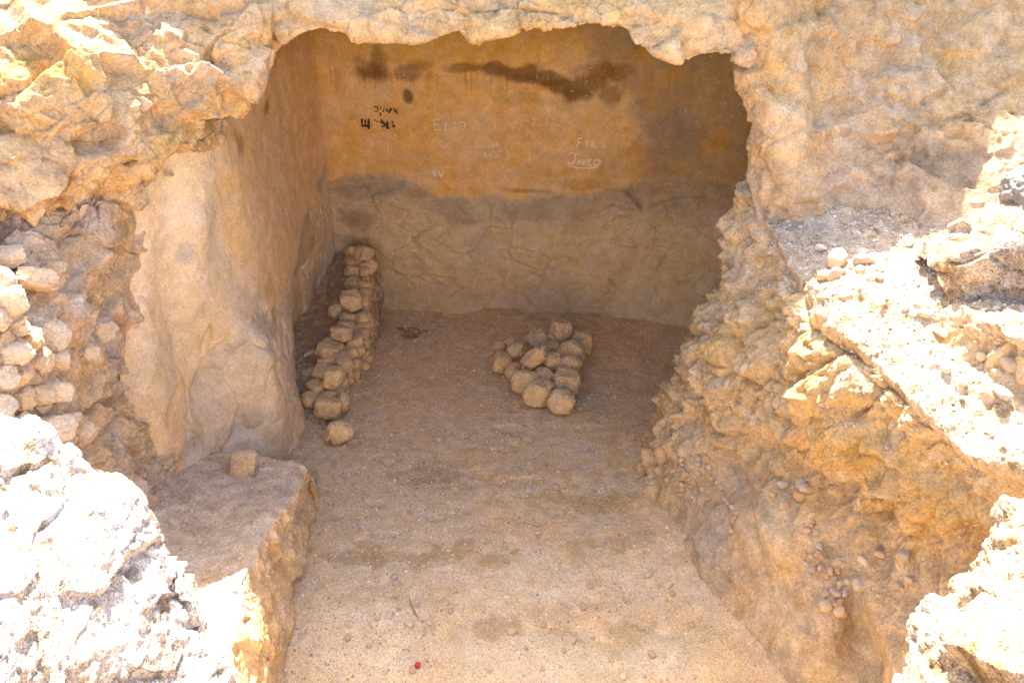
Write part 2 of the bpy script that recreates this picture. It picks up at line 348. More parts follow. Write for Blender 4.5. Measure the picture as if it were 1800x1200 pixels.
# ================================================================= LEFT WALL
zz = [4.1, 3.4, 2.7, 2.0, 1.4, .9, .45, -.1]
def colw(y, xsv): return [(x, y+.0*k, z) for k, (x, z) in enumerate(zip(xsv, zz))]
cols = [colw(9.95, [-1.9]*8), colw(9.62, [-2.06, -2.06, -2.05, -2.03, -2.0, -2.0, -2.0, -2.0]), colw(9.2, [-2.1, -2.1, -2.1, -2.08, -2.06, -2.1, -2.12, -2.12]),
        colw(8.6, [-2.13, -2.14, -2.15, -2.13, -2.12, -2.2, -2.25, -2.25]), colw(8.0, [-2.15, -2.15, -2.17, -2.12, -2.10, -2.14, -2.2, -2.2]),
        colw(7.4, [-2.2, -2.2, -2.16, -2.13, -2.12, -2.08, -2.05, -2.02]), colw(6.95, [-2.22, -2.22, -2.18, -2.17, -2.15, -2.08, -1.96, -1.90]),
        [P(440, -60, y=6.9), P(400, 120, y=6.75), P(380, 260, y=6.65), P(382, 430, y=6.6), P(420, 540, y=6.55), P(475, 640, y=6.5), P(500, 720, y=6.45), P(505, 860, y=6.35)],
        [P(420, -60, y=6.7), P(380, 140, y=6.5), P(345, 290, y=6.35), P(352, 430, y=6.3), P(355, 560, y=6.25), P(360, 650, y=6.2), P(385, 740, y=6.05), P(400, 830, y=5.85)],
        [P(330, -60, y=6.6), P(300, 150, y=6.35), P(290, 300, y=6.15), P(290, 430, y=6.15), P(300, 550, y=6.1), P(310, 650, y=5.95), P(330, 760, y=5.75), P(345, 870, y=5.5)],
        [P(250, -60, y=6.3), P(245, 180, y=6.1), P(240, 320, y=5.9), P(245, 430, y=5.9), P(255, 550, y=5.8), P(265, 650, y=5.65), P(275, 770, y=5.45), P(285, 880, y=5.3)],
        [P(150, -60, y=6.2), P(160, 180, y=6.1), P(170, 320, y=5.9), P(190, 430, y=5.9), P(190, 550, y=5.7), P(210, 650, y=5.55), P(210, 770, y=5.4), P(220, 900, y=5.3)]]
g = surface(np.array(cols).transpose(1, 0, 2), .010)
V = g.reshape(-1, 3)
u, v, dep = pix(V)
lz = np.interp(V[:, 1], [5.5, 5.9, 6.3, 7.1, 7.8, 8.5, 9.6], [.7, .9, 1.36, 1.16, 1.14, 1.28, 1.72])+.28*fbm(V, .45, 5, 301)
lowr = 1-sstep(V[:, 2]-lz, -.04, .05)   # rough rock below the plaster edge
lzone = np.exp(-((V[:, 2]-lz+.08)/.10)**2)
outer = 1-sstep(V[:, 1]+.1*fbm(V, .3, 3, 302), 6.5, 6.75)
rl = relief(V, None, .08, .05, .02, .006, 310, asp=(1, 1, 1.3), crack=.025)
flute = fbm(V*np.array([1, 1, .12]), .5, 2, 305)        # vertical tool grooves
d = .035*fbm(V, .9, 3, 303) - .03*lowr + .02*np.exp(-((V[:, 2]-lz+.25)/.15)**2) + .008*flute*(1-lowr)*(1-outer) + rl*np.clip(.06+.6*lowr+.3*outer, 0, 1) + .003*fbm(V, .05, 3, 306)
c = base_col(V, np.array((.62, .455, .29)), np.array((.63, .44, .26)), np.array((.59, .47, .34)), 320, .8)
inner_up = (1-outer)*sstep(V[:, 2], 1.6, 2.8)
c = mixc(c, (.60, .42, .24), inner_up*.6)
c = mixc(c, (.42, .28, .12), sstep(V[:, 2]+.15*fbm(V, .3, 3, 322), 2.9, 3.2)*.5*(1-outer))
c = mixc(c, (.53, .44, .345), lowr*(.5+.4*sstep(fbm(V, .4, 3, 323), -.2, .3)))
c = mixc(c, (.36, .29, .215), lzone*sstep(fbm(V, .35, 3, 324), -.25, .15)*.8)  # darker crevice band painted into the colour along the plaster edge
c = mixc(c, (.68, .55, .42), outer*sstep(V[:, 2], 1.4, 2.0)*.6)
for k, (px, py, y, r, cc, am) in enumerate(((507, 195, 8.0, (.3, .16, .11), (.20, .115, .055), .85), (435, 258, 7.1, (.3, .12, .1), (.38, .21, .09), .8), (330, 380, 6.2, (.25, .25, .25), (.64, .54, .44), .6),
        (325, 450, 6.2, (.08, .08, .1), (.40, .36, .33), .7), (520, 440, 8.7, (.4, .5, .16), (.38, .31, .23), .7), (480, 500, 7.8, (.4, .35, .2), (.52, .43, .33), .7), (430, 520, 7.0, (.3, .4, .12), (.45, .31, .16), .5), (440, 560, 6.7, (.35, .3, .35), (.56, .48, .39), .6),
        (340, 690, 6.2, (.3, .3, .2), (.54, .43, .31), .5), (460, 740, 6.4, (.3, .4, .25), (.46, .38, .31), .5))):
    c = blob(c, V, P(px, py, y=y), r, cc, am, 340+k, .7, .7)
for (px, py, r) in ((365, 600, (.1, .35, .1)), (305, 705, (.05, .3, .09))):   # cracks cut into the wall
    q = np.hypot((u-px+.35*(v-py))/10, (v-py)/32)+.3*fbm(V, .1, 3, 360); d = d-.05*(1-sstep(q, .3, .9))
g = disp(g, d, -1)
lw = grid_obj('side_wall', g, M_plaster, np.minimum(c*np.array((1.26, 1.21, 1.10)), .82), flip=True)
tag(lw, 'tall fluted plaster wall on the left of the chamber, from the far corner out to its bulging mouth', 'rock wall')

# ================================================================= OVERHANG (lip, roof)
lip = [(300, 120), (400, 100), (470, 76), (500, 69), (560, 53), (640, 62), (700, 72), (742, 76), (790, 62), (850, 57), (900, 58), (935, 44), (1000, 47), (1062, 40), (1100, 55), (1120, 80), (1160, 96), (1190, 104), (1250, 104), (1292, 108), (1330, 118), (1400, 118), (1500, 110), (1650, 100), (1850, 90)]
rows = [[], [], [], [], [], [], [], [], []]
for k, (a, b) in enumerate(lip):
    rc_ = max(0, (a-1320)/60.)*.5; e = P(a, b, y=6.45+rc_); x = e[0]
    t0 = P(a, -40, y=6.62+rc_)
    rows[0].append((x*1.3, 10.5, 5.5)); rows[1].append((x*1.15, 8.0, 5.3)); rows[2].append((x*1.05, 7.1+rc_, 5.0)); rows[3].append((x, 6.75+rc_, 4.62)); rows[4].append((t0[0], t0[1], t0[2]))
    m = P(a, b*.5-10, y=6.48+rc_); rows[5].append(m)
    rows[6].append((e[0], e[1], e[2])); rows[7].append((x, 6.75+rc_, e[2]+.12)); rows[8].append((x*1.05, 7.4+rc_, 3.75))
rows.append([(p[0]*1.1, 8.8, 3.8) for p in rows[8]]); rows.append([(p[0]*1.15, 10.2, 3.8) for p in rows[8]])
g = surface(rows, .011); V = g.reshape(-1, 3)
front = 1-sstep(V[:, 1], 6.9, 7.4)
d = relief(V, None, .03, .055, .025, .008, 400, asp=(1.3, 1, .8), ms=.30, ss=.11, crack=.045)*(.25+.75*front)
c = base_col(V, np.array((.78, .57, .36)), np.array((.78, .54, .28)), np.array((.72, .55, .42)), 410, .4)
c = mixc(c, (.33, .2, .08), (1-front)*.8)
g = disp(g, d, -1)
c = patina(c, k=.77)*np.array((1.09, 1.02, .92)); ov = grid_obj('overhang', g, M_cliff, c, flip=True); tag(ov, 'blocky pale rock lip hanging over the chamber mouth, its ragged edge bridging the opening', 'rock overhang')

# ================================================================= UPPER LEFT CLIFF
def off(p, dx=0, dy=0, dz=0): return (p[0]+dx, p[1]+dy, p[2]+dz)
r0 = [P(a, -420, y=b) for a, b in ((-420, 6.2), (-200, 6.8), (0, 7.4), (120, 7.8), (240, 8.1), (350, 8.3), (440, 8.5))]+[(-.9, 9, 4.7), (-.9, 10, 4.4)]
r1 = [P(a, -160, y=b) for a, b in ((-420, 5.0), (-200, 5.8), (0, 6.4), (120, 6.7), (240, 6.95), (350, 7.15), (450, 7.2))]+[(-1.5, 7.4, 4.3), (-1.5, 7.8, 4.1)]
r2 = [P(a, 0, y=b) for a, b in ((-420, 4.4), (-200, 5.2), (0, 5.75), (120, 6.05), (240, 6.25), (350, 6.4), (445, 6.42))]+[P(485, 5, y=6.65), P(470, 5, y=7.1)]
r3 = [P(a, 80, y=b) for a, b in ((-420, 4.2), (-200, 4.95), (0, 5.45), (120, 5.7), (240, 5.95), (350, 6.15), (430, 6.22))]+[P(472, 70, y=6.5), P(455, 75, y=7.0)]
r4 = [P(-420, 180, y=4.05), P(-200, 170, y=4.75), P(0, 160, y=5.2), P(120, 150, y=5.45), P(240, 150, y=5.7), P(330, 140, y=5.95), P(400, 130, y=6.1), P(455, 110, y=6.35), P(430, 120, y=6.9)]
r5 = [P(-420, 300, y=4.0), P(-200, 260, y=4.65), P(0, 240, y=5.1), P(110, 225, y=5.3), P(210, 210, y=5.5), P(290, 200, y=5.75), P(350, 190, y=5.95), P(412, 170, y=6.25), P(395, 175, y=6.8)]
r6 = [P(-420, 420, y=3.95), P(-200, 370, y=4.5), P(0, 330, y=5.0), P(100, 310, y=5.2), P(190, 290, y=5.4), P(270, 262, y=5.6), P(325, 240, y=5.8), P(372, 225, y=6.15), P(360, 225, y=6.7)]
r7 = [P(-420, 520, y=3.95), P(-200, 460, y=4.45), P(0, 410, y=4.95), P(90, 385, y=5.15), P(170, 345, y=5.35), P(250, 300, y=5.55), P(315, 272, y=5.75), P(352, 258, y=6.1), P(345, 255, y=6.6)]
r8 = [off(p, 0, .25, -.02) for p in r7]; r9 = [off(p, -.05, .7, .12) for p in r7]; r10 = [off(p, -.1, 1.3, .4) for p in r7]
g = surface([r0, r1, r2, r3, r4, r5, r6, r7, r8, r9, r10], .0095); V = g.reshape(-1, 3)
d = relief(V, None, .05, .14, .026, .007, 500, asp=(1.2, 1, .75), ms=.40, ss=.13, crack=.045)
c = base_col(V, np.array((.76, .54, .33)), np.array((.76, .51, .25)), np.array((.68, .51, .39)), 510, .45)
g = disp(g, d, -1)
c = patina(c, k=.77)*np.array((1.09, 1.02, .92)); uc = grid_obj('upper_cliff', g, M_cliff, c, flip=True); tag(uc, 'broken sunlit cliff shoulder jutting out above the left wall, at the upper left', 'cliff')

# ================================================================= RUBBLE FACE (left, under the shoulder)
rr = [[P(-400, 380, y=5.2), P(-150, 360, y=5.5), P(0, 340, y=5.2), P(120, 330, y=5.5), P(240, 300, y=5.8), P(330, 300, y=6.6)],
      [P(-400, 470, y=4.2), P(-150, 450, y=4.4), P(0, 450, y=4.85), P(120, 420, y=5.22), P(195, 400, y=5.55), P(275, 400, y=6.6)],
      [P(-400, 570, y=3.8), P(-150, 560, y=4.0), P(0, 540, y=4.35), P(130, 520, y=5.05), P(205, 500, y=5.65), P(285, 500, y=6.5)],
      [P(-400, 700, y=3.5), P(-150, 680, y=3.75), P(0, 650, y=4.1), P(130, 630, y=4.8), P(205, 600, y=5.5), P(280, 600, y=6.4)],
      [P(-400, 830, y=3.4), P(-150, 800, y=3.6), P(20, 760, y=4.0), P(140, 740, y=4.75), P(205, 700, y=5.3), P(285, 700, y=6.2)],
      [P(-400, 1000, y=3.4), P(-150, 950, y=3.6), P(20, 900, y=3.9), P(150, 840, y=4.6), P(240, 800, y=5.15), P(330, 800, y=5.9)],
      [P(-400, 1200, y=3.2), P(-150, 1100, y=3.4), P(20, 1050, y=3.7), P(150, 960, y=4.3), P(262, 890, y=4.95), P(350, 900, y=5.6)]]
g = surface(rr, .0095); V = g.reshape(-1, 3)
d = relief(V, None, .05, .11, .03, .008, 600, asp=(1, 1, .9), ms=.34, ss=.13, crack=.05)
c = base_col(V, np.array((.58, .41, .27)), np.array((.60, .41, .23)), np.array((.52, .42, .34)), 610, .45)
g = disp(g, d, -1)
c = patina(c, k=1.08); rf = grid_obj('rubble_bank', g, M_rough, c, flip=True); tag(rf, 'crumbly brown rubble bank between the upper cliff and the near sunlit rock', 'rock bank')

# ================================================================= LEDGE (left, above the floor)
edge = [(532, 828, .55), (500, 885, .66), (464, 955, .8), (426, 1032, .93), (414, 1062, .96), (410, 1120, 1.0), (407, 1200, 1.0), (415, 1320, 1.05), (380, 1500, 1.05)]
base = [(549, 850), (558, 900), (550, 960), (541, 1020), (536, 1060), (524, 1120), (506, 1200), (480, 1320), (430, 1500)]
inn = [(400, 805, .58), (390, 860, .66), (350, 930, .72), (330, 1000, .8), (320, 1040, .9), (300, 1100, .98), (280, 1180, 1.0), (260, 1300, 1.05), (200, 1500, 1.1)]
inn2 = [(260, 800, .62), (250, 870, .74), (230, 930, .8), (200, 1000, .86), (180, 1050, .95), (150, 1100, 1.0), (120, 1180, 1.05), (100, 1300, 1.1), (60, 1500, 1.2)]
rows = []
for e, b, i1, i2 in zip(edge, base, inn, inn2):
    E = P(e[0], e[1], z=e[2]); B = P(b[0], b[1], z=-.08); I = P(i1[0], i1[1], z=i1[2]); J = P(i2[0], i2[1], z=i2[2])
    md = lambda a, b_, t, dz=0: tuple(a[k]*(1-t)+b_[k]*t+(dz if k == 2 else 0) for k in range(3))
    rows.append([off(J, -1, 0, .1), J, I, md(I, E, .6), off(E, -.06, 0, .01), off(E, .01, 0, -.05), md(E, B, .5), B])
first = rows[0]
rows = [[off(p, 0, .30, -p[2]-.1) for p in first], [off(p, 0, .20, -p[2]*.5) for p in first], [off(p, 0, .08, -.03 if p[2] > .1 else 0) for p in first]] + rows
g = surface(rows, .0095); V = g.reshape(-1, 3)
nz = gnormals(g).reshape(-1, 3)[:, 2]; face = 1-sstep(np.abs(nz), .45, .8)
d = relief(V, None, .04, .035, .018, .006, 700, asp=(1, 1, 1), ms=.4, ss=.13, crack=.015)*(.5+.45*face) + face*.035*fbm(V*np.array([1, .5, 1]), .11, 4, 705)
c = base_col(V, np.array((.56, .43, .32)), np.array((.58, .43, .29)), np.array((.52, .44, .37)), 710, .6)
fc = base_col(V, np.array((.58, .42, .26)), np.array((.60, .41, .22)), np.array((.52, .40, .27)), 715, .3)
c = mixc(c, fc, face)
g = disp(g, d, 1)
c = patina(c, k=1.12); lg = grid_obj('stone_ledge', g, M_rough, c, flip=False); tag(lg, 'raised dusty ledge with a pitted upright side, lower left above the chamber floor', 'rock ledge')

# ================================================================= NEAR LEFT ROCK (sunlit)
sil = [(-200, 690, 2.45), (-60, 715, 2.4), (30, 735, 2.32), (75, 755, 2.25), (125, 800, 2.12), (190, 832, 2.0), (225, 885, 1.9), (255, 955, 1.75), (288, 1015, 1.6), (318, 1065, 1.45), (342, 1120, 1.3), (375, 1200, 1.15), (430, 1330, 1.0)]
rows = []
for k, (a, b, z) in enumerate(sil):
    e = P(a, b, z=z); ox = .12+.02*k*.5; oy = .25-.017*k
    ia = P(a-70-4*k, b+45+3*k, z=z+.05+.012*k); ib = P(a-150-8*k, b+120+8*k, z=z+.12+.03*k); ic = P(a-260-14*k, b+260+10*k, z=z+.2+.06*k); idd = P(a-420-20*k, b+480+10*k, z=z+.25+.09*k)
    rows.append([off(e, ox+.05, oy+.1, -1.6), off(e, ox*.8, oy*.8, -.7), off(e, ox*.4, oy*.3, -.15), e, ia, ib, ic, idd, off(idd, -.8, -.8, .1)])
g = surface(rows, .0085); V = g.reshape(-1, 3)
d = relief(V, None, .03, .05, .02, .007, 800, asp=(1, 1, .8), ms=.38, ss=.12, crack=.035) + .004*fbm(V, .03, 3, 805)
c = base_col(V, np.array((.64, .58, .53)), np.array((.58, .46, .33)), np.array((.62, .58, .54)), 810, .3)
c = mixc(c, (.16, .095, .05), sstep(fbm(V*np.array([1, 1, 1.5]), .16, 5, 811), .26, .42)*.6)
c = mixc(c, (.34, .22, .11), sstep(fbm(V, .035, 3, 812), .12, .35)*sstep(fbm(V, .4, 3, 813), -.1, .2)*.8)
g = disp(g, d, 1)
c = patina(c); nl = grid_obj('near_rock', g, M_bleached, c, flip=False); tag(nl, 'glaring white sunlit rock mass filling the lower left foreground', 'rock')

# ================================================================= RIGHT CLIFF
cols = [[(2.6, 8.2, z) for z in (5.1, 4.6, 4.0, 3.6, 3.2, 2.8, 2.4, 1.9)], [(2.35, 7.3, z) for z in (5.1, 4.6, 4.0, 3.6, 3.2, 2.8, 2.4, 1.9)],
        [P(1310, -420, y=7.4), P(1310, -170, y=6.8), P(1310, 0, y=6.7), P(1303, 108, y=6.65), P(1326, 178, y=6.65), P(1334, 250, y=6.65), P(1322, 320, y=6.68), P(1350, 420, y=6.7)],
        [P(1330, -420, y=7.4), P(1330, -170, y=6.7), P(1325, 0, y=6.45), P(1330, 108, y=6.4), P(1350, 190, y=6.32), P(1355, 260, y=6.28), P(1345, 330, y=6.25), P(1330, 430, y=6.25)],
        [P(1400, -420, y=7.5), P(1400, -170, y=6.75), P(1395, 0, y=6.5), P(1392, 120, y=6.38), P(1400, 200, y=6.3), P(1410, 280, y=6.2), P(1410, 350, y=6.1), P(1390, 450, y=6.1)],
        [P(1450, -420, y=7.6), P(1450, -170, y=6.9), P(1445, 0, y=6.65), P(1440, 130, y=6.6), P(1445, 220, y=6.55), P(1460, 300, y=6.4), P(1475, 370, y=6.25), P(1480, 480, y=6.1)],
        [P(1560, -420, y=7.8), P(1560, -170, y=7.1), P(1555, 0, y=6.85), P(1550, 120, y=6.75), P(1550, 210, y=6.65), P(1560, 300, y=6.45), P(1570, 370, y=6.2), P(1570, 470, y=5.95)],
        [P(1690, -420, y=8), P(1690, -170, y=7.4), P(1690, 0, y=7.1), P(1680, 110, y=6.9), P(1670, 200, y=6.7), P(1670, 290, y=6.4), P(1670, 360, y=6.1), P(1660, 460, y=5.8)],
        [P(1830, -420, y=8.2), P(1830, -170, y=7.5), P(1830, 0, y=7.1), P(1830, 100, y=6.85), P(1820, 190, y=6.6), P(1810, 280, y=6.2), P(1800, 360, y=5.9), P(1800, 460, y=5.6)],
        [P(2050, -420, y=8.2), P(2050, -170, y=7.4), P(2050, 0, y=7.0), P(2050, 100, y=6.6), P(2050, 190, y=6.3), P(2050, 280, y=5.9), P(2050, 360, y=5.6), P(2050, 460, y=5.4)]]
g = surface(np.array(cols).transpose(1, 0, 2), .0105); V = g.reshape(-1, 3)
u, v, dep = pix(V)
dust = sstep(-V[:, 2]+.2*fbm(V, .4, 3, 905), -2.9, -2.4)
blk = sstep(fbm(V, .8, 3, 903)+.5*sstep(V[:, 2], 3.5, 3.9), .1, .5)
d = relief(V, None, .09, .075, .032, .009, 955, asp=(1.1, 1, .8), crack=.02)*(.75+.5*blk)*(1-.35*dust)
c = base_col(V, np.array((.72, .52, .33)), np.array((.72, .50, .28)), np.array((.68, .53, .41)), 910, .6)
c = mixc(c, (.60, .50, .41), dust*.7)
for k, (px, py, y, r, cc, am) in enumerate(((1655, 300, 6.4, (.35, .5, .16), (.44, .35, .26), .8), (1430, 200, 6.4, (.1, .4, .4), (.46, .32, .19), .6), (1640, 230, 6.5, (.45, .5, .06), (.56, .41, .27), .6), (1700, 70, 7, (.3, .5, .2), (.66, .46, .26), .6), (1500, 60, 6.7, (.3, .5, .25), (.58, .42, .28), .6), (1370, 230, 6.4, (.2, .3, .25), (.70, .56, .4), .6), (1560, 170, 6.6, (.5, .5, .3), (.58, .45, .33), .5))):
    c = blob(c, V, P(px, py, y=y), r, cc, am, 940+k, .8, .8)
g = disp(g, d, -1)
c = patina(c, k=.78)*np.array((1.09, 1.02, .92)); rc = grid_obj('side_cliff', g, M_cliff, c, flip=True); tag(rc, 'shaded buff cliff right of the chamber mouth, rising above the pebbly shelf', 'cliff')

# ================================================================= RIGHT ROCK MASS (shelf, slope, bulging face)
cm = [
 [P(1350, 300, y=6.9), P(1325, 305, y=6.75), P(1285, 332, y=6.6), P(1262, 410, y=6.6), P(1250, 487, y=6.6), P(1212, 570, y=6.6), P(1182, 650, y=6.6), P(1160, 705, y=6.6), P(1115, 800, y=6.65)],
 [P(1400, 320, y=6.8), P(1370, 330, y=6.45), P(1325, 365, y=6.25), P(1315, 450, y=6.2), P(1280, 550, y=6.05), P(1240, 650, y=6.05), P(1190, 730, y=6.1), P(1140, 790, y=6.2), P(1095, 850, z=-.1)],
 [P(1500, 330, y=6.7), P(1440, 370, y=6.2), P(1380, 430, y=5.85), P(1350, 500, y=5.7), P(1320, 600, y=5.6), P(1290, 690, y=5.65), P(1240, 780, y=5.75), P(1180, 850, y=5.85), P(1110, 905, z=-.1)],
 [P(1560, 340, y=6.6), P(1520, 400, y=5.95), P(1460, 480, y=5.35), P(1400, 540, y=5.2), P(1380, 640, y=5.15), P(1350, 740, y=5.2), P(1310, 820, y=5.4), P(1210, 900, y=5.6), P(1190, 990, z=-.1)],
 [P(1680, 380, y=6.3), P(1600, 440, y=5.5), P(1520, 520, y=4.95), P(1455, 590, y=4.75), P(1440, 690, y=4.7), P(1420, 790, y=4.8), P(1360, 870, y=5.0), P(1300, 980, y=4.9), P(1245, 1090, z=-.1)],
 [P(1780, 420, y=6.0), P(1690, 500, y=4.8), P(1600, 580, y=4.55), P(1530, 650, y=4.35), P(1520, 740, y=4.3), P(1500, 840, y=4.45), P(1420, 940, y=4.65), P(1370, 1050, y=4.5), P(1290, 1160, z=-.1)],
 [P(1900, 480, y=5.2), P(1790, 560, y=4.15), P(1700, 640, y=4.15), P(1610, 730, y=3.95), P(1600, 800, y=3.95), P(1570, 900, y=4.15), P(1500, 1000, y=4.3), P(1430, 1120, y=4.1), P(1360, 1240, z=-.1)],
 [P(2050, 540, y=4.6), P(1900, 640, y=3.95), P(1800, 720, y=3.8), P(1700, 808, y=3.6), P(1690, 860, y=3.65), P(1640, 960, y=3.9), P(1570, 1060, y=4.0), P(1490, 1180, y=3.85), P(1400, 1320, z=-.1)],
 [P(2200, 640, y=4.6), P(2050, 740, y=3.8), P(1920, 800, y=3.4), P(1810, 875, y=3.3), P(1780, 930, y=3.4), P(1720, 1010, y=3.6), P(1620, 1120, y=3.6), P(1560, 1240, y=3.5), P(1450, 1420, z=-.1)],
 [P(2400, 800, y=4.0), P(2250, 900, y=3.2), P(2100, 950, y=2.8), P(1950, 1000, y=2.7), P(1880, 1060, y=2.9), P(1800, 1130, y=3.0), P(1700, 1250, y=3.0), P(1620, 1400, y=2.9), P(1500, 1600, z=-.1)]]
cm = [[off(p, .7, 1.6) for p in cm[0]], [off(p, .3, .6) for p in cm[0]]]+cm
g = surface(np.array(cm).transpose(1, 0, 2), .0092); V = g.reshape(-1, 3)
n0 = gnormals(g).reshape(-1, 3); topm = sstep(np.abs(n0[:, 2]), .6, .85)*sstep(V[:, 2], 1.4, 2.0)
smooth = (1-sstep(V[:, 2]+.2*fbm(V, .4, 3, 1005), .7, 1.1))*sstep(-V[:, 1], -6.1, -5.6)       # worn smooth foot
f1, k1 = facets(V, (.27, .34, .46), 1011, soft=.7, warp=.45, tilt=.6)
kn = fbm(V*np.array([1, 1, .75]), .30, 3, 1012, gain=.4, ridge=True)
lobe = facets(V, (.26, .34, .36), 1061, warp=.45, edge=True)*sstep(fbm(V, .7, 3, 1062), -.45, .1)
lobe2 = facets(V, (.11, .14, .15), 1071, warp=.5, edge=True)*sstep(fbm(V, .45, 3, 1072), -.3, .2)
d = relief(V, None, .10, .05, .03, .007, 1000, asp=(1, 1, .9), ss=.13, crack=.02)*(1-.55*smooth)*(1-.25*topm) + (1-smooth)*(1-topm)*(.07*f1+.03*kn+.13*lobe+.05*lobe2-.14)
d += .005*fbm(V, .03, 3, 1006)*(1-smooth) + .025*topm*facets(V, (.2, .2, .08), 1031)[0]
for b_ in ((1385, 930, 4.8, (.30, .5, .26), .22), (1340, 700, 5.4, (.22, .5, .35), .14), (1440, 650, 4.9, (.22, .5, .25), .14), (1490, 760, 4.5, (.16, .5, .28), .12), (1250, 620, 6.0, (.16, .5, .4), .12), (1180, 780, 6.0, (.2, .5, .2), .1),
           (1600, 830, 4.1, (.14, .4, .3), .12), (1690, 900, 3.7, (.14, .4, .25), .12), (1230, 1000, 5.0, (.25, .5, .35), .1), (1540, 900, 4.3, (.08, .4, .3), -.14), (1440, 850, 4.8, (.07, .4, .25), -.12), (1380, 790, 5.1, (.06, .4, .3), -.10), (1500, 1120, 4.0, (.10, .5, .5), -.22), (1300, 840, 5.4, (.1, .4, .12), -.12), (1330, 900, 5.1, (.05, .4, .3), -.10), (1640, 960, 3.9, (.06, .4, .4), -.12)):
    d = d+boss(V, *b_)
c = base_col(V, np.array((.68, .51, .32)), np.array((.67, .48, .265)), np.array((.68, .56, .42)), 1010, .5)
c = mixc(c, (.54, .43, .325), smooth*(.4+.4*sstep(fbm(V, .5, 4, 1020), -.2, .2)))
c = mixc(c, (.60, .44, .27), smooth*sstep(fbm(V, .4, 4, 1021), .0, .35)*.6)
c = mixc(c, (.60, .50, .41), topm*.55)
c = mixc(c, (.34, .22, .11), topm*sstep(fbm(V, .05, 4, 1023), .12, .4)*.75)
c = mixc(c, (.58, .41, .20), sstep(-np.abs(V[:, 2]-1.75)+.3*fbm(V, .4, 3, 1022), -.45, -.1)*(1-topm)*sstep(-V[:, 1], -5.2, -4.6)*.4)
for k, (px, py, y, r, cc, am) in enumerate(((1500, 1000, 4.3, (.25, .3, .3), (.52, .43, .33), .7), (1380, 930, 4.8, (.3, .3, .2), (.66, .54, .38), .7), (1260, 960, 5.2, (.1, .3, .2), (.46, .40, .34), .5), (1400, 1130, 4.4, (.3, .3, .12), (.46, .37, .26), .6), (1560, 830, 4.2, (.4, .3, .2), (.58, .42, .22), .4), (1250, 1130, 4.7, (.3, .3, .15), (.62, .46, .29), .6), (1150, 900, 5.9, (.3, .3, .2), (.62, .46, .28), .6), (1600, 1080, 4.0, (.12, .3, .4), (.62, .53, .44), .6), (1420, 440, 5.9, (.5, .5, .4), (.56, .48, .4), .5))):
    c = blob(c, V, P(px, py, y=y), r, cc, am, 1040+k, .8, .8)
g = disp(g, d, -1)
c = patina(c, k=.88)*np.array((1.05, 1.02, .95)); rm = grid_obj('side_outcrop', g, M_rough, c, flip=True); tag(rm, 'knobbly tan rock mass right of the floor, white sunlit slope above, bulging shaded face below', 'rock outcrop')

# lump beside the slope, upper right of it
lp = [[P(1610, 470, y=5.4), P(1660, 430, y=5.6), P(1720, 410, y=5.5), P(1780, 390, y=5.5), P(1860, 370, y=5.5), P(1980, 350, y=5.4)],
      [P(1625, 445, y=5.0), P(1660, 405, y=5.0), P(1710, 380, y=5.0), P(1765, 352, y=5.0), P(1840, 328, y=5.0), P(1980, 300, y=5.0)],
      [P(1630, 462, y=4.85), P(1680, 425, y=4.8), P(1730, 402, y=4.75), P(1785, 382, y=4.72), P(1850, 365, y=4.7), P(1980, 350, y=4.7)],
      [P(1640, 478, y=4.8), P(1690, 440, y=4.65), P(1740, 436, y=4.56), P(1795, 428, y=4.53), P(1860, 420, y=4.5), P(1980, 410, y=4.5)],
      [P(1650, 495, y=4.72), P(1695, 485, y=4.58), P(1745, 482, y=4.52), P(1800, 478, y=4.50), P(1860, 472, y=4.38), P(1980, 465, y=4.38)],
      [P(1660, 515, y=4.65), P(1705, 520, y=4.55), P(1755, 528, y=4.48), P(1805, 526, y=4.45), P(1870, 524, y=4.3), P(1990, 520, y=4.3)],
      [P(1665, 535, y=4.65), P(1705, 545, y=4.45), P(1755, 555, y=4.36), P(1805, 556, y=4.33), P(1870, 556, y=4.33), P(1990, 556, y=4.33)]]
g = surface(lp, .009); V = g.reshape(-1, 3)
d = relief(V, None, .03, .05, .02, .006, 1100, ms=.3, ss=.12, crack=.03)
c = base_col(V, np.array((.56, .41, .27)), np.array((.56, .38, .2)), np.array((.5, .42, .36)), 1110, .3)
g = disp(g, d, -1)
c = patina(c); tag(grid_obj('rock_hump', g, M_bleached, c, flip=True), 'sunlit hump of rock with a shaded front, at the right edge above the bright slope', 'rock')

# ================================================================= NEAR RIGHT ROCK (sunlit)
sil = [(1500, 1420, 2.2), (1560, 1260, 2.25), (1590, 1185, 2.3), (1625, 1110, 2.35), (1655, 1050, 2.4), (1700, 985, 2.45), (1750, 925, 2.5), (1805, 875, 2.5), (1900, 800, 2.5), (2050, 700, 2.5)]
rows = []
for k, (a, b, z) in enumerate(sil):
    e = P(a, b, z=z); f1_ = P(a+50, b+28, z=z+.17); f2_ = P(a+85, b+60, z=z+.32); f3 = P(a+200, b+150, z=z+.42); f4 = P(a+420, b+260, z=z+.55)
    rows.append([off(e, .12, .18, -1.9), off(e, .06, .1, -.8), off(e, .02, .03, -.2), e, f1_, f2_, f3, f4, off(f4, .7, -.5, .1)])
g = surface(rows, .008); V = g.reshape(-1, 3)
d = relief(V, None, .03, .08, .022, .006, 1200, asp=(1, 1, .8), ms=.35, ss=.11, crack=.04)
c = base_col(V, np.array((.56, .43, .30)), np.array((.50, .35, .19)), np.array((.58, .5, .42)), 1210, .3)
c = mixc(c, (.24, .14, .06), sstep(fbm(V*np.array([1, 1, 1.5]), .12, 5, 1211), .2, .42)*.8)
c = mixc(c, (.36, .24, .12), sstep(fbm(V, .035, 3, 1212), .12, .35)*sstep(fbm(V, .4, 3, 1213), -.1, .2)*.7)
g = disp(g, d, -1)
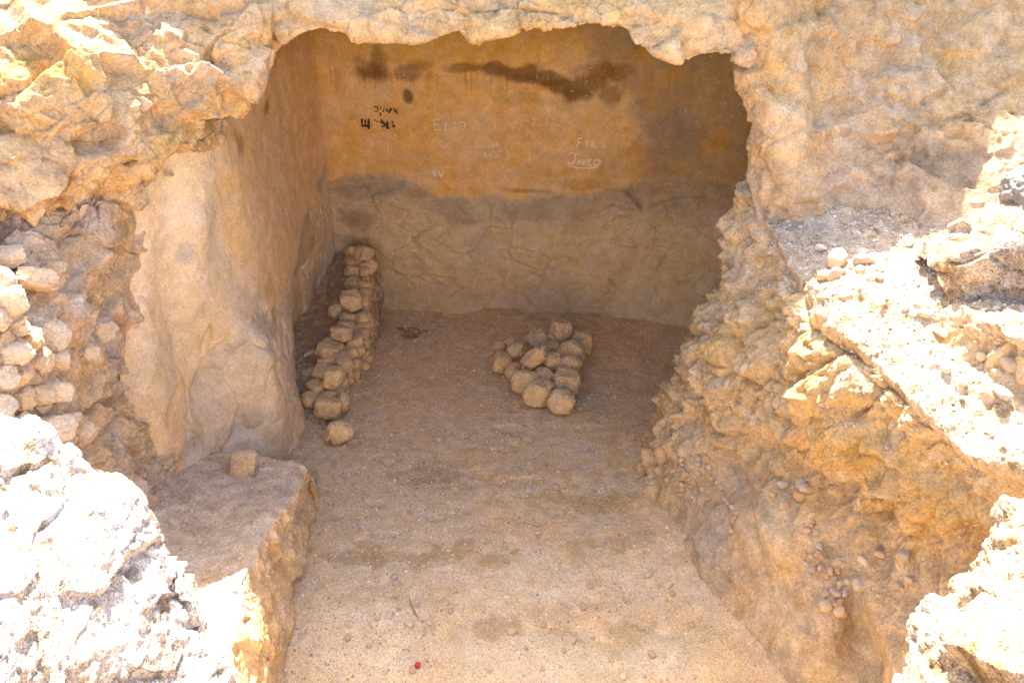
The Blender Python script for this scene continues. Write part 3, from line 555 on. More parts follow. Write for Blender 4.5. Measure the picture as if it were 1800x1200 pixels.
c = patina(c); nr_ = grid_obj('near_rock', g, M_bleached, c, flip=True); tag(nr_, 'bright sunlit rock edge in the lower right corner, close to the camera', 'rock')

# ================================================================= RIM behind the viewer (unseen, closes the pit; tall and pale to bounce sunlight in)
rows = [[(x, .6, -.1) for x in (-4, -2, 0, 2, 4)], [(x, .3, 1.2) for x in (-4, -2, 0, 2, 4)], [(x, 0, 2.4) for x in (-4, -2, 0, 2, 4)], [(x, -.3, 3.5) for x in (-5, -2.5, 0, 2.5, 5)], [(x, -.8, 3.75) for x in (-6, -3, 0, 3, 6)], [(x, -3, 3.7) for x in (-7, -3, 0, 3, 7)], [(x, -9, 3.8) for x in (-10, -4, 0, 4, 10)]]
g = surface(rows, .05); V = g.reshape(-1, 3); d = relief(V, None, .15, .08, .02, .0, 1300)
c = base_col(V, np.array((.66, .52, .36)), seed=1310)
g = disp(g, d); o = grid_obj('bounce_rim', g, M_rough, c, flip=False); tag(o, kind='structure')

# ================================================================= STONES
def ico(sub):
    t = (1+5**.5)/2
    v = [(-1, t, 0), (1, t, 0), (-1, -t, 0), (1, -t, 0), (0, -1, t), (0, 1, t), (0, -1, -t), (0, 1, -t), (t, 0, -1), (t, 0, 1), (-t, 0, -1), (-t, 0, 1)]
    f = [(0, 11, 5), (0, 5, 1), (0, 1, 7), (0, 7, 10), (0, 10, 11), (1, 5, 9), (5, 11, 4), (11, 10, 2), (10, 7, 6), (7, 1, 8), (3, 9, 4), (3, 4, 2), (3, 2, 6), (3, 6, 8), (3, 8, 9), (4, 9, 5), (2, 4, 11), (6, 2, 10), (8, 6, 7), (9, 8, 1)]
    v = [np.array(x)/np.linalg.norm(x) for x in v]
    for _ in range(sub):
        cache = {}; nf = []
        def mid(a, b):
            k = (min(a, b), max(a, b))
            if k not in cache:
                m = v[a]+v[b]; v.append(m/np.linalg.norm(m)); cache[k] = len(v)-1
            return cache[k]
        for a, b, c_ in f:
            x, y, z = mid(a, b), mid(b, c_), mid(c_, a); nf += [(a, x, z), (b, y, x), (c_, z, y), (x, y, z)]
        f = nf
    return np.array(v), np.array(f)
ICO = {k: ico(k) for k in (1, 2, 3, 4, 5)}
def stone_geo(seed, sub=5, n=12, sharp=14., lo=.58, hi=.98, rough=.02, box=False):
    """a boulder: directions clipped by a handful of soft planes, then weathered"""
    rs = np.random.RandomState(seed); D, Fc = ICO[sub]
    N = rs.normal(size=(n, 3)); N /= np.linalg.norm(N, axis=1, keepdims=True)
    if box:
        A = np.vstack([np.eye(3), -np.eye(3)]) + rs.normal(size=(6, 3))*.13; A /= np.linalg.norm(A, axis=1, keepdims=True); N = np.vstack([A, N[:5]])
        h = np.concatenate([rs.uniform(.68, .76, 6), rs.uniform(.85, 1.0, 5)])
    else:
        N = N[:8]; h = rs.uniform(lo, hi, len(N))
    if not box: N[:, 2] *= rs.uniform(.6, 1.2); N /= np.linalg.norm(N, axis=1, keepdims=True)
    q = np.maximum(D@N.T, 1e-3)/h[None]
    inv = (np.sum(q**sharp, 1)+1.0)**(1/sharp)
    V = D/inv[:, None]
    k = 1+rough*1.3*fbm(V+seed, .7, 4, seed)+rough*.5*fbm(V+seed, .12, 3, seed+3)+rough*1.6*facets(V+seed*1.7, .6, seed+2, soft=.15)[0]+rough*.5*facets(V+seed*1.3, .2, seed+6, soft=.15)[0]
    return V*k[:, None], Fc
def stone(name, pos, size, seed, mat=M_boulder, rot=(0, 0, 0), parent=None, sub=5, box=False, **kw):
    """size = full width (x), depth (y), height (z)"""
    V, Fc = stone_geo(seed, sub, box=box, **kw)
    ext = (V.max(0)-V.min(0)); V = V/ext[None]*np.array(size)[None]
    o = raw_mesh(name, V, Fc, mat, None, parent); o.location = pos; o.rotation_euler = rot
    return o
def pxm(w_, px, py, y): 
    p = P(px, py, y=y); return w_/F*(p[1]*CP+(CH-p[2])*SP)
# ---- the pile on the chamber floor: px, py, width px, height px, centre height, tilt, square?, label
PILE = [
 (878, 610, 27, 24, .10, 0, 0, 'low brown stone half hidden at the far left of the pile'),
 (880, 637, 37, 40, .13, 0, 0, 'rounded boulder with a crumbling top at the left tip of the pile'),
 (897, 601, 18, 16, .22, 10, 0, 'smallest stone, perched behind the left tip of the pile'),
 (907, 616, 28, 30, .22, 20, 0, 'small pale knobbly stone next to the crumbling boulder at the left'),
 (902, 656, 26, 34, .12, 0, 0, 'narrow stone wedged between the left tip boulder and the front row'),
 (944, 597, 36, 32, .22, -25, 1, 'grey leaning block at the back left of the pile'),
 (929, 645, 34, 26, .15, 25, 0, 'dusky wedge shaped stone lying under the long tilted slab'),
 (939, 629, 44, 26, .33, -42, 1, 'long slab tilted across the middle of the pile'),
 (923, 670, 44, 44, .15, 10, 0, 'pale rounded boulder in the front left row of the pile'),
 (947, 690, 42, 46, .15, 5, 1, 'warm tan squarish boulder in the front row, second from the near tip'),
 (988, 704, 44, 44, .15, 0, 0, 'nearest boulder of the pile, cracked and bright, at its front tip'),
 (995, 670, 44, 42, .17, 0, 1, 'square sided block standing right behind the nearest boulder'),
 (961, 663, 38, 34, .15, 15, 0, 'grey domed stone in the hollow behind the front row'),
 (968, 637, 38, 36, .22, 0, 0, 'smooth round stone in the centre of the pile'),
 (967, 614, 32, 26, .20, 10, 1, 'darker angular stone behind the centre of the pile'),
 (1003, 643, 38, 36, .22, 0, 0, 'shadowed domed stone below the half moon drum'),
 (1004, 618, 44, 40, .24, 0, 0, 'smooth half moon shaped drum on the right side of the pile'),
 (1020, 599, 42, 40, .14, 10, 1, 'wide blocky stone at the back right corner of the pile'),
 (977, 598, 32, 32, .18, 0, 1, 'stone sitting just beneath the topmost upright block'),
 (987, 579, 36, 36, .32, 12, 1, 'upright squared block crowning the far end of the pile')]
for k, (px, py, wp, hp, z, rt, bx, lab) in enumerate(PILE):
    p = P(px, py, z=z); s = wp/F*(p[1]*CP+(CH-z)*SP); s2 = hp/F*(p[1]*CP+(CH-z)*SP)
    o = stone('boulder', p, (s*1.16, s2*1.05, s2*1.06), 2000+k*7, M_boulder, (radians(-20+7*(k % 4)), radians(rt), radians((k*47) % 60-30)), box=bool(bx), rough=.075, sharp=20 if bx else 9)
    tag(o, lab, 'boulder', 'boulders heaped on the chamber floor')
# ---- dry stone wall
wall = bpy.data.objects.new('rubble_wall', None); COL.objects.link(wall); wall.location = (0, 0, 0)
tag(wall, 'low dry stone wall of rough tan rubble running from the rear wall along the left of the floor', 'stone wall')
fx = lambda y: np.interp(y, [6.9, 7.3, 7.6, 8.1, 8.3, 8.8, 9.6], [-1.75, -1.72, -1.66, -1.52, -1.50, -1.53, -1.60])
hz = lambda y: np.interp(y, [6.9, 7.3, 7.8, 8.3, 8.9, 9.3, 9.6], [.05, .18, .34, .46, .56, .72, .8])
cy = np.linspace(7.1, 9.65, 14)
rows = [[(fx(y)-dx*1.0-.02, y, z*hz(y)-.03) for (dx, z) in ((-.05, -.1), (-.035, .35), (-.01, .8), (.08, .98), (.24, .93), (.5, .75), (.9, .7))] for y in cy]
rows = [[(p[0], 6.95, -.05) for p in rows[0]]]+rows
g = surface(rows, .010); V = g.reshape(-1, 3); d = relief(V, None, .02, .03, .03, .008, 1400, ms=.2, ss=.1, crack=.02)
c = base_col(V, np.array((.54, .40, .27)), np.array((.55, .39, .24)), np.array((.48, .38, .30)), 1410, .3)
g = disp(g, d); grid_obj('earth_core', g, M_rough, c, flip=False, parent=wall)
rs = random.Random(5); k = 0
y = 7.25
while y < 9.5:
    hh = float(hz(y)); lv = 0; zc = .05
    while zc < hh+.02:
        hs = rs.uniform(.09, .14); ws = rs.uniform(.13, .22)
        stone('stone', (float(fx(y))-.05+.02*rs.random()-.05*zc, y+rs.uniform(-.04, .04), zc+.02), (rs.uniform(.14, .2), ws, hs), 3000+k, M_boulder,
              (rs.uniform(-.3, .3), rs.uniform(-.3, .3), rs.uniform(-.4, .4)), wall, 3, box=rs.random() < .6, rough=.05, sharp=13); k += 1
        zc += hs*.85
    stone('stone', (float(fx(y))-.2, y, hh+.01), (rs.uniform(.14, .22), rs.uniform(.12, .2), rs.uniform(.1, .15)), 3300+k, M_boulder, (rs.uniform(-.4, .4), rs.uniform(-.4, .4), rs.uniform(-1, 1)), wall, 3, box=True, rough=.05, sharp=13); k += 1
    y += rs.uniform(.13, .17)
# ---- loose stones on and beside that wall
LOOSE = [(640, 446, 38, 30, .80, 9.45, 'reddish stone crowning the far end of the rubble wall'), (646, 470, 36, 28, .66, 9.3, 'reddish stone just below the crowning one on the rubble wall'),
 (618, 528, 40, 36, .62, 8.75, 'ochre angular boulder on top of the rubble wall, mid way along'), (590, 545, 25, 36, .50, 8.8, 'small oval stone leaning on the inner side of the rubble wall'),
 (599, 585, 40, 30, .52, 8.35, 'brown block on top of the rubble wall above the elongated stone'), (575, 601, 30, 18, .42, 8.2, 'flat little stone behind the elongated stone on the rubble wall'),
 (577, 616, 42, 26, .42, 8.05, 'elongated pale stone lying across the rubble wall'), (550, 655, 28, 26, .2, 7.75, 'pitted fist sized rock between the plaster wall and the rubble wall'),
 (585, 662, 36, 42, .34, 7.65, 'barrel shaped stone set in the near half of the rubble wall'), (536, 633, 18, 16, .2, 7.95, 'small dark stone against the plaster wall beside the pale splinter'),
 (605, 640, 30, 34, .36, 7.85, 'flat faced stone right of the barrel shaped one'), (600, 705, 26, 40, .16, 7.45, 'upright narrow stone at the near right foot of the rubble wall'),
 (578, 715, 46, 42, .18, 7.2, 'rounded boulder, second from the near end of the rubble wall'), (592, 758, 52, 48, .12, 6.85, 'angular flat topped boulder at the near end of the rubble wall')]
for k, (px, py, wp, hp, z, yy, lab) in enumerate(LOOSE):
    p = P(px, py, z=z); q = (p[1]*CP+(CH-z)*SP)/F
    o = stone('boulder', p, (wp*q*1.05, hp*q*1.0, hp*q*.9), 4000+k*3, M_boulder, (radians((k*31) % 40-20), radians((k*53) % 40-20), radians((k*71) % 90-45)), box=k % 2 == 0, rough=.07, sharp=22)
    tag(o, lab, 'boulder', 'loose boulders along the rubble wall')
o = stone('boulder', off(P(428, 820, z=.66), 0, 0, .02), (.22, .16, .25), 4101, M_pale, (0, .1, .3), box=True, rough=.04, sharp=12); tag(o, 'upright pinkish block standing on the far end of the dusty ledge', 'boulder')
# ---- rubble boulders on the left bank
def hit(name, px, py, lift=0.):
    V, n = SURF[name]; key = name+'_pix'
    if key not in SURF: SURF[key] = pix(V)
    u, v, dd = SURF[key]; r2 = (u-px)**2+(v-py)**2; m = r2 < 30
    if not m.any(): i = int(np.argmin(r2))
    else: idx = np.nonzero(m)[0]; i = int(idx[np.argmin(dd[idx])])
    return V[i], n[i], dd[i]
BANK = [(70, 495, 84, 42, 'long pale slab with a sunlit top, highest of the loose stones on the left bank'), (12, 490, 40, 60, 'orange stone cut by the left edge of the photo beside the long pale slab'),
 (30, 528, 56, 50, 'bright stone wedged under the left end of the long pale slab'), (10, 565, 40, 40, 'tan stone at the left edge, below the bright wedged one'), (95, 590, 72, 62, 'large smooth rounded boulder in shade on the left bank'),
 (42, 578, 40, 26, 'small white topped stone left of the large rounded boulder'), (58, 600, 52, 26, 'flat bright stone in front of the large rounded boulder'), (28, 622, 74, 44, 'broad sunlit stone at the left edge halfway down the bank'),
 (78, 634, 50, 40, 'dull grey stone in front of the large rounded boulder'), (14, 665, 52, 46, 'orange bottomed stone at the left edge beneath the broad sunlit one'), (44, 660, 36, 30, 'small stone tucked right of the orange bottomed one'),
 (108, 630, 44, 40, 'brown wedge stone pointing down the bank'), (38, 692, 50, 46, 'sharp stone with a bright corner at the bottom left of the bank'), (70, 686, 60, 44, 'grey ridged slab in the middle of the bank'),
 (84, 708, 34, 28, 'small chunky stone below the grey ridged slab'), (112, 690, 44, 40, 'shaded angular stone right of the grey ridged slab'), (10, 718, 56, 36, 'tan block at the left edge just above the near sunlit rock'),
 (44, 735, 34, 26, 'small stone with a lit corner resting above the near sunlit rock'), (105, 752, 66, 58, 'big dusty violet grey boulder low on the bank'), (146, 768, 54, 56, 'rough grey boulder right of the big dusty one'),
 (95, 792, 42, 50, 'orange angular block on the rim of the near sunlit rock'), (128, 735, 30, 22, 'flat tan chip above the two big low boulders'), (160, 625, 46, 40, 'jutting block set in the brown rubble right of the stones'), (180, 575, 60, 46, 'pale broken block bulging from the upper rubble bank'), (25, 450, 50, 34, 'weathered stone under the cliff shoulder at the left edge')]
for k, (px, py, wp, hp, lab) in enumerate(BANK):
    p, n, dd = hit('rubble_bank', px, py); q = dd/F
    p = p+np.array((0, -.03, .02))
    o = stone('rubble_stone', tuple(p), (wp*q*1.1, max(wp, hp)*q*.9, hp*q*1.0), 5000+k*5, M_pale, (radians((k*31) % 50-25), radians((k*53) % 50-25), radians((k*71) % 90-45)), box=k % 3 != 1, rough=.07, sharp=30)
    tag(o, lab, 'stone', 'loose stones on the left bank')
p, n, dd = hit('rock_hump', 1785, 345)
tag(stone('boulder', tuple(p+np.array((.1, .05, .04))), (.40, .32, .26), 5201, flat_mat('dark_weathered_stone', (.30, .25, .2)), (.2, -.4, .5), box=False, rough=.12, sharp=14), 'dark grey weathered boulder at the right edge on top of the sunlit hump', 'boulder')
# ---- pebbles
TEMPL = [bpy.data.meshes for _ in range(0)]
def template(seed, sub=3):
    V, Fc = stone_geo(seed, sub, box=seed % 2 == 0, rough=.03, sharp=8); V = V/(V.max(0)-V.min(0))
    me = bpy.data.meshes.new('pebble'); me.from_pydata(V.tolist(), [], Fc.tolist()); me.materials.append(M_pebble)
    me.polygons.foreach_set('use_smooth', np.ones(len(Fc), bool)); return me
PM = [template(6000+k) for k in range(14)]
rs = random.Random(11)
def pebble(p, s, label, group, flat=.6, name='pebble', parent=None):
    o = bpy.data.objects.new(name, PM[rs.randrange(len(PM))]); COL.objects.link(o)
    o.location = (float(p[0]), float(p[1]), float(p[2])); o.scale = (s, s*rs.uniform(.65, .95), s*flat*rs.uniform(.8, 1.1)); o.rotation_euler = (rs.uniform(-.3, .3), rs.uniform(-.3, .3), rs.uniform(0, 6.3))
    if parent: o.parent = parent; return o
    return tag(o, label, 'pebble', group)
FP = [(1001, 1124, 24, 'tan wedge shaped pebble, biggest on the lower right of the floor'), (955, 1099, 14, 'pale round pebble left of the biggest tan one'), (900, 1112, 18, 'flat elongated pebble near the bottom middle of the floor'), (1037, 1030, 13, 'orange pebble lying alone right of the middle of the floor'),
      (1025, 1066, 16, 'flat pale pebble below the lone orange one'), (944, 937, 16, 'ochre pebble in the middle of the floor below the damp patch'), (943, 922, 14, 'shadowy pebble just behind the ochre one'), (695, 1018, 14, 'tan pebble in the left of the gravel'), (698, 1028, 14, 'greyish pebble touching the tan one in the gravel'),
      (664, 1093, 11, 'orange pebble standing left of the dry twig'), (720, 1100, 18, 'flat brown pebble at the foot of the dry twig'), (792, 1076, 11, 'reddish pebble right of the dry twig'), (1063, 958, 12, 'pale pebble near the smooth foot of the right rock'), (1140, 1017, 16, 'brown pebble beside the foot of the right rock'), (1172, 1040, 18, 'tall brown pebble against the foot of the right rock'),
      (1180, 1055, 13, 'white pebble beside the tall brown one'), (1145, 1156, 18, 'flat orange pebble near the bottom right of the floor'), (1075, 1160, 14, 'pale sliver near the bottom of the floor'), (725, 1180, 17, 'pale pebble touching the red scrap'), (930, 862, 16, 'greyish tan pebble in the middle of the floor'), (978, 856, 13, 'light grey pebble right of the middle of the floor'),
      (1082, 695, 12, 'reddish pebble alone between the boulder pile and the right rock'), (932, 780, 10, 'tan pebble in front of the boulder pile'), (773, 772, 12, 'tan pebble between the rubble wall and the pile'), (683, 742, 10, 'brownish pebble right of the rubble wall'), (931, 815, 9, 'small dark pebble behind the greyish tan one'), (1104, 1058, 11, 'small orange pebble in a row near the right rock'), (1010, 960, 9, 'round tan pebble'), ]
for px, py, wp, lab in FP:
    if lab == 'round tan pebble': continue
    p = P(px, py, z=0); s = wp/F*(p[1]*CP+CH*SP); pebble((p[0], p[1], floor_z(p[0], p[1])+s*.15), s, lab, 'pebbles on the chamber floor')
for k in range(125):
    px, py = rs.uniform(545, 1330), 560+640*rs.random()**.7
    p = P(px, py, z=0)
    if p[0] > np.interp(p[1], [4, 5, 6.3, 7, 9], [1.55, 1.3, .95, 1.3, 1.7]) or p[0] < np.interp(p[1], [4, 6, 6.4, 7.2, 9], [-1.45, -1.6, -1.8, -1.5, -1.4]): continue
    if 6.9 < p[1] < 8.9 and -.3 < p[0] < .9: continue
    s = .022+.04*rs.random()**2.2
    pebble((p[0], p[1], floor_z(p[0], p[1])+s*.15), s, 'tiny stone scattered on the dusty chamber floor', 'tiny stones scattered on the chamber floor')
for k in range(18):
    a_ = rs.uniform(0, 6.28); px, py = 950+rs.uniform(85, 125)*cos(a_)*.95, 650+rs.uniform(80, 110)*sin(a_)*.85
    p = P(px, py, z=0); s_ = .02+.04*rs.random()**2; pebble((p[0], p[1], floor_z(p[0], p[1])+s_*.15), s_, 'little chip lying beside the boulder pile', 'chips around the boulder pile')
for k in range(22):
    yy = rs.uniform(6.8, 9.3); xx = float(fx(yy))+rs.uniform(.0, .22)**1.2; s_ = .02+.05*rs.random()**2; pebble((xx, yy, floor_z(xx, yy)+s_*.15), s_, 'little chip fallen at the foot of the rubble wall', 'chips fallen from the rubble wall')
SH = [(1472, 457, 38, 26, 'broad half buried cobble, largest on the shaded shelf'), (1506, 457, 21, 18, 'round tan cobble right of the half buried one'), (1519, 453, 20, 15, 'orange cobble touching the round tan one'), (1554, 453, 18, 13, 'pale oblong cobble alone at the right of the shelf stones'),
      (1446, 484, 24, 18, 'tan cobble at the rim of the shelf'), (1464, 484, 18, 26, 'upright cobble catching the sun on the shelf rim'), (1512, 475, 20, 18, 'orange cobble just above the sunlit slope'), (1545, 472, 14, 9, 'small reddish stone right of the orange cobble above the slope'), (1438, 438, 20, 12, 'flat brown cobble on the shaded shelf'), (1512, 440, 24, 10, 'flat slate grey stone on the shaded shelf'),
      (1420, 502, 12, 10, 'little orange stone at the near tip of the shaded shelf'), (1482, 518, 26, 16, 'orange wedge stone at the top of the sunlit slope'), (1477, 478, 14, 12, 'small stone behind the upright cobble'), (1533, 455, 12, 10, 'small grey stone between the orange and the oblong cobbles'),
      (1588, 540, 14, 10, 'dark pebble near the top of the sunlit slope'), (1650, 585, 26, 12, 'flat brown stone in the middle of the sunlit slope'), (1720, 627, 16, 14, 'orange pebble on the open sunlit slope'), (1658, 648, 20, 14, 'tan pebble low on the sunlit slope'), (1770, 643, 34, 20, 'largest tilted stone on the right of the sunlit slope'),
      (1748, 658, 18, 14, 'squarish pebble beside the largest tilted stone'), (1765, 690, 36, 14, 'long flat reddish stone below the largest tilted one'), (1622, 552, 26, 12, 'flat tan stone near the head of the sunlit slope'), (1711, 600, 10, 8, 'tiny orange pebble above the open slope pebble'), (1690, 675, 14, 8, 'small pebble at the lip of the sunlit slope')]
for px, py, wp, hp, lab in SH:
    p, n, dd = hit('side_outcrop', px, py); q = dd/F
    o = pebble(p+np.array((0, 0, hp*q*.25)), wp*q*1.05, lab, 'cobbles on the right shelf and slope'); o.scale = (wp*q*1.1, wp*q*.9, hp*q*1.1)
def scatter(name, n, cond, smin, smax, label, group, pw=2.5, parent=None, pname='pebble', lift=.15, flat=.6):
    V, nn = SURF[name]; ok = np.nonzero(cond(V, nn))[0]; r_ = np.random.RandomState(len(label)+n)
    if len(ok) == 0: print('no spots', name); return
    for i in r_.choice(ok, n):
        s = smin+(smax-smin)*r_.rand()**pw; pebble(V[i]+np.array((0, 0, s*lift)), s, label, group, parent=parent, name=pname, flat=flat)
def inpix(V, x0, y0, x1, y1): u, v, _ = pix(V); return (u > x0) & (u < x1) & (v > y0) & (v < y1)
scatter('side_outcrop', 42, lambda V, n: (np.abs(n[:, 2]) > .5) & inpix(V, 1370, 370, 1640, 500), .02, .06, 'small stone scattered on the shaded pebbly shelf', 'small stones scattered on the shaded shelf')
scatter('side_outcrop', 40, lambda V, n: (np.abs(n[:, 2]) > .6) & inpix(V, 1450, 520, 1800, 800) & (V[:, 2] > 1.9), .015, .05, 'small stone scattered on the sunlit slope', 'small stones scattered on the sunlit slope')
def embed(px, py, rpx, rpy, n, smin, smax):
    V, nn = SURF['side_outcrop']; u, v, dd = SURF['side_outcrop_pix']; r_ = np.random.RandomState(int(px))
    ok = np.nonzero((((u-px)/rpx)**2+((v-py)/rpy)**2 < 1) & (dd < 7.8))[0]
    for i in r_.choice(ok, n):
        s = smin+(smax-smin)*r_.rand(); pebble(V[i]+np.array((-.003, -.008, .002)), s, None, None, parent=rm, name='embedded_pebble', flat=.8)
hit('side_outcrop', 1400, 700)
embed(1225, 840, 50, 40, 42, .03, .06); embed(1285, 900, 14, 40, 10, .03, .06); embed(1430, 970, 16, 60, 14, .03, .07); embed(1470, 1040, 22, 50, 16, .03, .08); embed(1390, 868, 40, 20, 8, .05, .1); embed(1540, 1000, 60, 60, 8, .04, .09)
scatter('stone_ledge', 16, lambda V, n: (n[:, 2] > .8) & inpix(V, 270, 800, 530, 1060), .02, .06, 'small stone lying on the dusty left ledge', 'small stones on the left ledge')
# ---- gravel: countless grit, one object
def gravel(name, pts, sizes, cols_, mat, parent=None):
    D, Fc = ICO[1]; n = len(pts); r_ = np.random.RandomState(3)
    A = r_.uniform(.6, 1.1, (n, 1, 3))*(1+.25*r_.normal(size=(n, len(D), 1))*.6); A[:, :, 2] *= .7
    V = D[None]*A*sizes[:, None, None]*.5; th = r_.rand(n)*6.28; cs, sn = np.cos(th)[:, None], np.sin(th)[:, None]
    V = np.stack([V[:, :, 0]*cs-V[:, :, 1]*sn, V[:, :, 0]*sn+V[:, :, 1]*cs, V[:, :, 2]], 2)+pts[:, None]
    Fa = (Fc[None]+(np.arange(n)*len(D))[:, None, None]).reshape(-1, 3)
    return raw_mesh(name, V.reshape(-1, 3), Fa, mat, np.repeat(cols_, len(D), 0), parent, smooth=False)
r_ = np.random.RandomState(8); n = 36000
xy = np.stack([r_.uniform(-1.9, 1.9, n), 3.6+6.0*r_.rand(n)], 1); pts = np.stack([xy[:, 0], xy[:, 1], np.zeros(n)], 1)
wgt = .1+sstep(fbm(pts, .9, 3, 66)-.35*(pts[:, 0]+.3)-.15*np.abs(pts[:, 1]-5.6), -.5, .3)*.85+.12+.3*sstep(fbm(pts, .5, 3, 71), .1, .4)
keep = r_.rand(n) < wgt; pts = pts[keep]; n = len(pts)
gi = np.clip(np.round((pts[:, 1]-.4)/9.8*(ny-1)).astype(int), 0, ny-1); gj = np.clip(np.round((pts[:, 0]+3.4)/6.8*(nx-1)).astype(int), 0, nx-1)
GZ = SURF['ground'][0].reshape(ny, nx, 3)
pts[:, 2] = GZ[gi, gj, 2]+.001
sz = .007+.019*r_.rand(n)**3
pal = np.array([(.72, .60, .46), (.58, .43, .30), (.48, .40, .33), (.40, .27, .17), (.62, .46, .31), (.80, .72, .62)]); cc = pal[r_.choice(6, n, p=[.15, .3, .2, .12, .18, .05])]
tag(gravel('gravel', pts, sz, np.minimum(cc*1.05, .9), M_gravel), 'fine loose gravel strewn over the dusty chamber floor', 'gravel', kind='stuff')
def grit_on(name, surf, n, box, label, smax=.02, nzmin=.5, zmin=-9):
    V, nn = SURF[surf]; ok = np.nonzero((np.abs(nn[:, 2]) > nzmin) & inpix(V, *box) & (V[:, 2] > zmin))[0]; q = np.random.RandomState(n)
    i = q.choice(ok, n); s = .006+(smax-.006)*q.rand(n)**3
    tag(gravel(name, V[i]+np.array((0, 0, .002)), s, pal[q.choice(6, n)], M_gravel), label, 'grit', kind='stuff')
grit_on('grit', 'side_outcrop', 3500, (1340, 350, 1660, 510), 'grey grit and chips covering the shaded shelf on the right', .028)
grit_on('grit', 'stone_ledge', 1800, (250, 800, 540, 1210), 'fine grit on the dusty left ledge', .02, .7, .4)
grit_on('grit', 'side_outcrop', 2200, (1430, 500, 1830, 850), 'loose chips on the sunlit right slope', .028, .6, 1.9)
# ---- twig, scrap, splinter
def tube(name, pts_, rad, mat, parent=None, seg=7):
    V = []; Fq = []; m = len(pts_)
    for i, p in enumerate(pts_):
        a = np.array(pts_[max(i-1, 0)], float); b = np.array(pts_[min(i+1, m-1)], float); t = b-a; t /= np.linalg.norm(t)
        u_ = np.cross(t, (0, 0, 1.)); u_ = u_/max(np.linalg.norm(u_), 1e-6); v_ = np.cross(t, u_)
        for k in range(seg): an = 6.2832*k/seg; V.append(np.array(p)+rad[i]*(u_*cos(an)+v_*sin(an)))
    for i in range(m-1):
        for k in range(seg): Fq.append((i*seg+k, i*seg+(k+1) % seg, (i+1)*seg+(k+1) % seg, (i+1)*seg+k))
    return raw_mesh(name, np.array(V), np.array(Fq), mat, None, parent)
def fl(px, py, h=0.): p = P(px, py, z=0); return (p[0], p[1], floor_z(p[0], p[1])+h)
tag(tube('twig', [fl(720, 1058, .03), fl(725, 1072, .02), fl(729, 1080, .012), fl(735, 1088, .008)], [.003, .006, .007, .004], M_wood), 'thin dry twig lying bent on the gravel at the lower left of the floor', 'twig')
p = fl(734, 1173, .015); V, Fc = stone_geo(77, 3, box=True, rough=.12)
scr = raw_mesh('plastic_scrap', V/(V.max(0)-V.min(0))*np.array((.045, .035, .03)), Fc, M_red); scr.location = p; tag(scr, 'crumpled red plastic scrap at the bottom of the floor', 'litter')
V, Fc = stone_geo(79, 3, box=True); sp = raw_mesh('stone_splinter', V/(V.max(0)-V.min(0))*np.array((.14, .03, .02)), Fc, M_white); sp.location = P(543, 621, z=.33); sp.rotation_euler = (.2, 0, .9)
tag(sp, 'white splinter of stone leaning between the plaster wall and the rubble wall', 'splinter')

# ================================================================= GRAFFITI (parts of the back wall)
m_ = np.abs(BW[:, 0]) < 2.3; BWx = BW[m_]
def wall_y(x, z):
    i = int(np.argmin((BWx[:, 0]-x)**2+(BWx[:, 2]-z)**2)); return BWx[i, 1]
def marks(name, strokes, mat, wdt=.007, jit=.45):
    V = []; Fq = []; q = random.Random(len(strokes)*13+int(strokes[0][0][0]))
    for s in strokes:
        W_ = [P(a, b, y=9.5) for a, b in s]; pts_ = []
        for a, b in zip(W_[:-1], W_[1:]):
            n_ = max(1, int(math.dist(a, b)/.02))
            for k in range(n_): t = k/n_; pts_.append(tuple(a[j]*(1-t)+b[j]*t for j in range(3)))
        pts_.append(W_[-1]); L0 = len(V)
        for i, p in enumerate(pts_):
            a = pts_[max(i-1, 0)]; b = pts_[min(i+1, len(pts_)-1)]; tx, tz = b[0]-a[0], b[2]-a[2]; l = math.hypot(tx, tz) or 1
            ww = wdt*q.uniform(1-jit, 1+jit)*.5; nx_, nz_ = -tz/l*ww, tx/l*ww
            yy = wall_y(p[0], p[2])
            V += [(p[0]+nx_, yy-.005, p[2]+nz_), (p[0]-nx_, yy-.005, p[2]-nz_)]
            if i: k = L0+2*i; Fq.append((k-2, k-1, k+1, k))
    o = raw_mesh(name, np.array(V), np.array(Fq), mat, None, bw); return o
o = marks('painted_scrawl', [[(655, 192), (662, 192), (662, 200), (656, 200)], [(667, 193), (668, 195)], [(667, 202), (667, 208)], [(674, 194), (672, 201)], [(679, 195), (678, 200), (677, 195), (681, 201)], [(683, 194), (688, 194), (684, 200)], [(684, 194), (683, 203)], [(691, 194), (693, 199), (697, 203)], [(697, 194), (695, 198), (698, 205)]], M_dark, .013, .5); o['label'] = 'faded dark upper line of painted letters'
o = marks('painted_scrawl', [[(634, 214), (634, 226), (646, 226)], [(640, 215), (640, 226)], [(646, 213), (646, 232)], [(651, 224), (651, 226)], [(656, 215), (658, 216)], [(661, 217), (661, 219)], [(668, 214), (671, 216), (666, 218), (672, 220), (675, 223), (674, 226), (669, 227)], [(679, 217), (679, 229), (683, 230)], [(687, 218), (690, 219)], [(690, 222), (691, 228)]], M_dark, .024, .3); o['label'] = 'bold dark lower line of painted letters'
o = marks('scratched_word', [[(772, 212), (762, 213), (763, 231), (776, 230)], [(763, 221), (770, 221)], [(783, 217), (782, 231), (791, 232)], [(800, 216), (800, 219)], [(800, 224), (801, 234)], [(808, 217), (818, 216), (815, 230)]], M_chalk, .011); o['label'] = 'thin pale letters ELI'
o = marks('scratched_word', [[(774, 249), (771, 256), (775, 259)], [(777, 250), (776, 262)], [(781, 260), (781, 262)], [(793, 254), (785, 254), (786, 261)]], M_faint, .011)
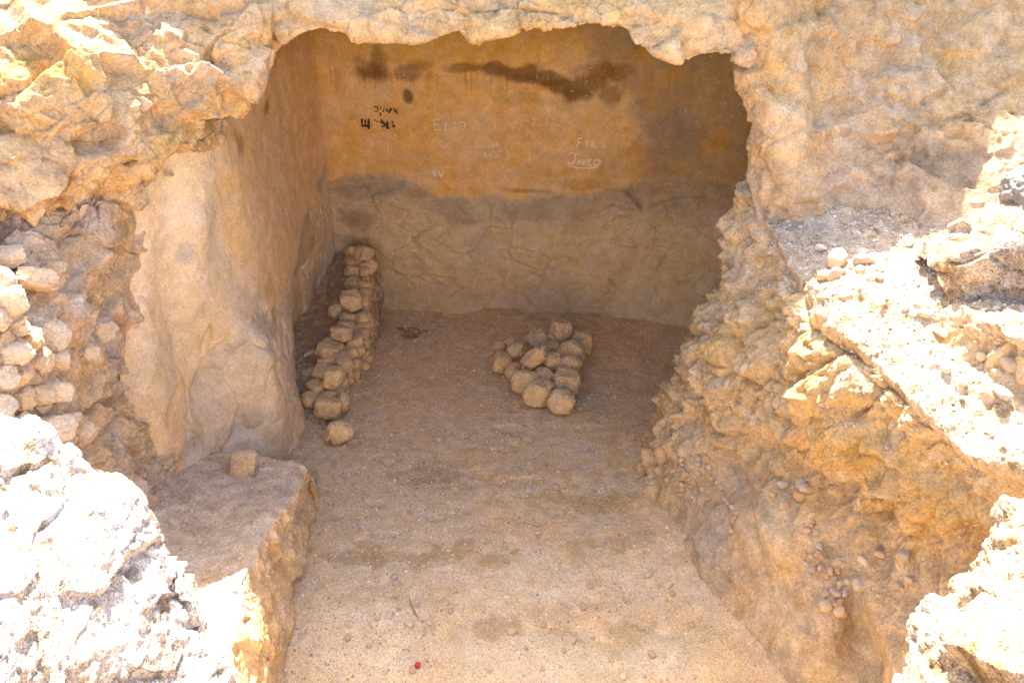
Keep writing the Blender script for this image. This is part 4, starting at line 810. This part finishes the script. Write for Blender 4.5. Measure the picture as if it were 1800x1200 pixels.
o = marks('scratched_word', [[(761, 303), (768, 303)], [(761, 303), (762, 312), (768, 312)], [(761, 308), (767, 308)], [(771, 304), (775, 313), (779, 304)]], M_chalk, .016); o['label'] = 'pale letters EV low on the plaster'
o = marks('scratched_word', [[(837, 247), (837, 260)], [(843, 247), (838, 253), (844, 260)], [(847, 260), (850, 248), (853, 260)], [(855, 248), (862, 248)], [(858, 248), (858, 260)], [(864, 260), (864, 250), (869, 260), (869, 250)], [(873, 260), (873, 249), (878, 260)]], M_faint, .010)
o = marks('scratched_word', [[(850, 280), (852, 268), (856, 280)], [(862, 268), (862, 279)], [(871, 271), (878, 279)], [(895, 268), (893, 280)], [(866, 268), (871, 268)]], M_faint, .011)
o = marks('scratched_word', [[(934, 209), (942, 209), (941, 213), (934, 219), (943, 219)], [(957, 208), (962, 209), (959, 213), (963, 218), (957, 219)], [(973, 208), (973, 219), (983, 219)], [(990, 219), (991, 220)]], M_faint, .011)
o = marks('scratched_word', [[(1014, 256), (1016, 241), (1023, 240)], [(1015, 248), (1022, 248)], [(1031, 241), (1031, 254)], [(1040, 255), (1040, 242), (1045, 243), (1044, 248), (1040, 249), (1047, 255)], [(1060, 250), (1060, 256)]], M_chalk, .013); o['label'] = 'pale spaced capital letters above the underlined name'
o = marks('scratched_word', [[(1003, 265), (1018, 267)], [(1011, 266), (1009, 279), (1006, 284), (998, 283)], [(1014, 286), (1018, 277), (1022, 286)], [(1016, 282), (1021, 282)], [(1024, 286), (1024, 277), (1029, 278), (1028, 281), (1024, 282), (1029, 286)],
    [(1038, 277), (1032, 277), (1033, 286), (1039, 286)], [(1033, 281), (1037, 281)], [(1043, 286), (1043, 277), (1050, 276), (1054, 279), (1051, 285), (1043, 286)], [(998, 288), (1015, 291), (1035, 291), (1051, 288)]], M_chalk, .016); o['label'] = 'underlined pale name, lowest on the right of the plaster'
o = marks('scratched_word', [[(650, 250), (655, 259), (648, 262)], [(660, 253), (663, 262)], [(666, 250), (668, 258)], [(677, 256), (680, 260), (680, 272)], [(655, 241), (657, 246)], [(692, 240), (697, 245)]], M_faint, .011)
print('objects', len(bpy.data.objects), 'verts', sum(len(m.vertices) for m in bpy.data.meshes))
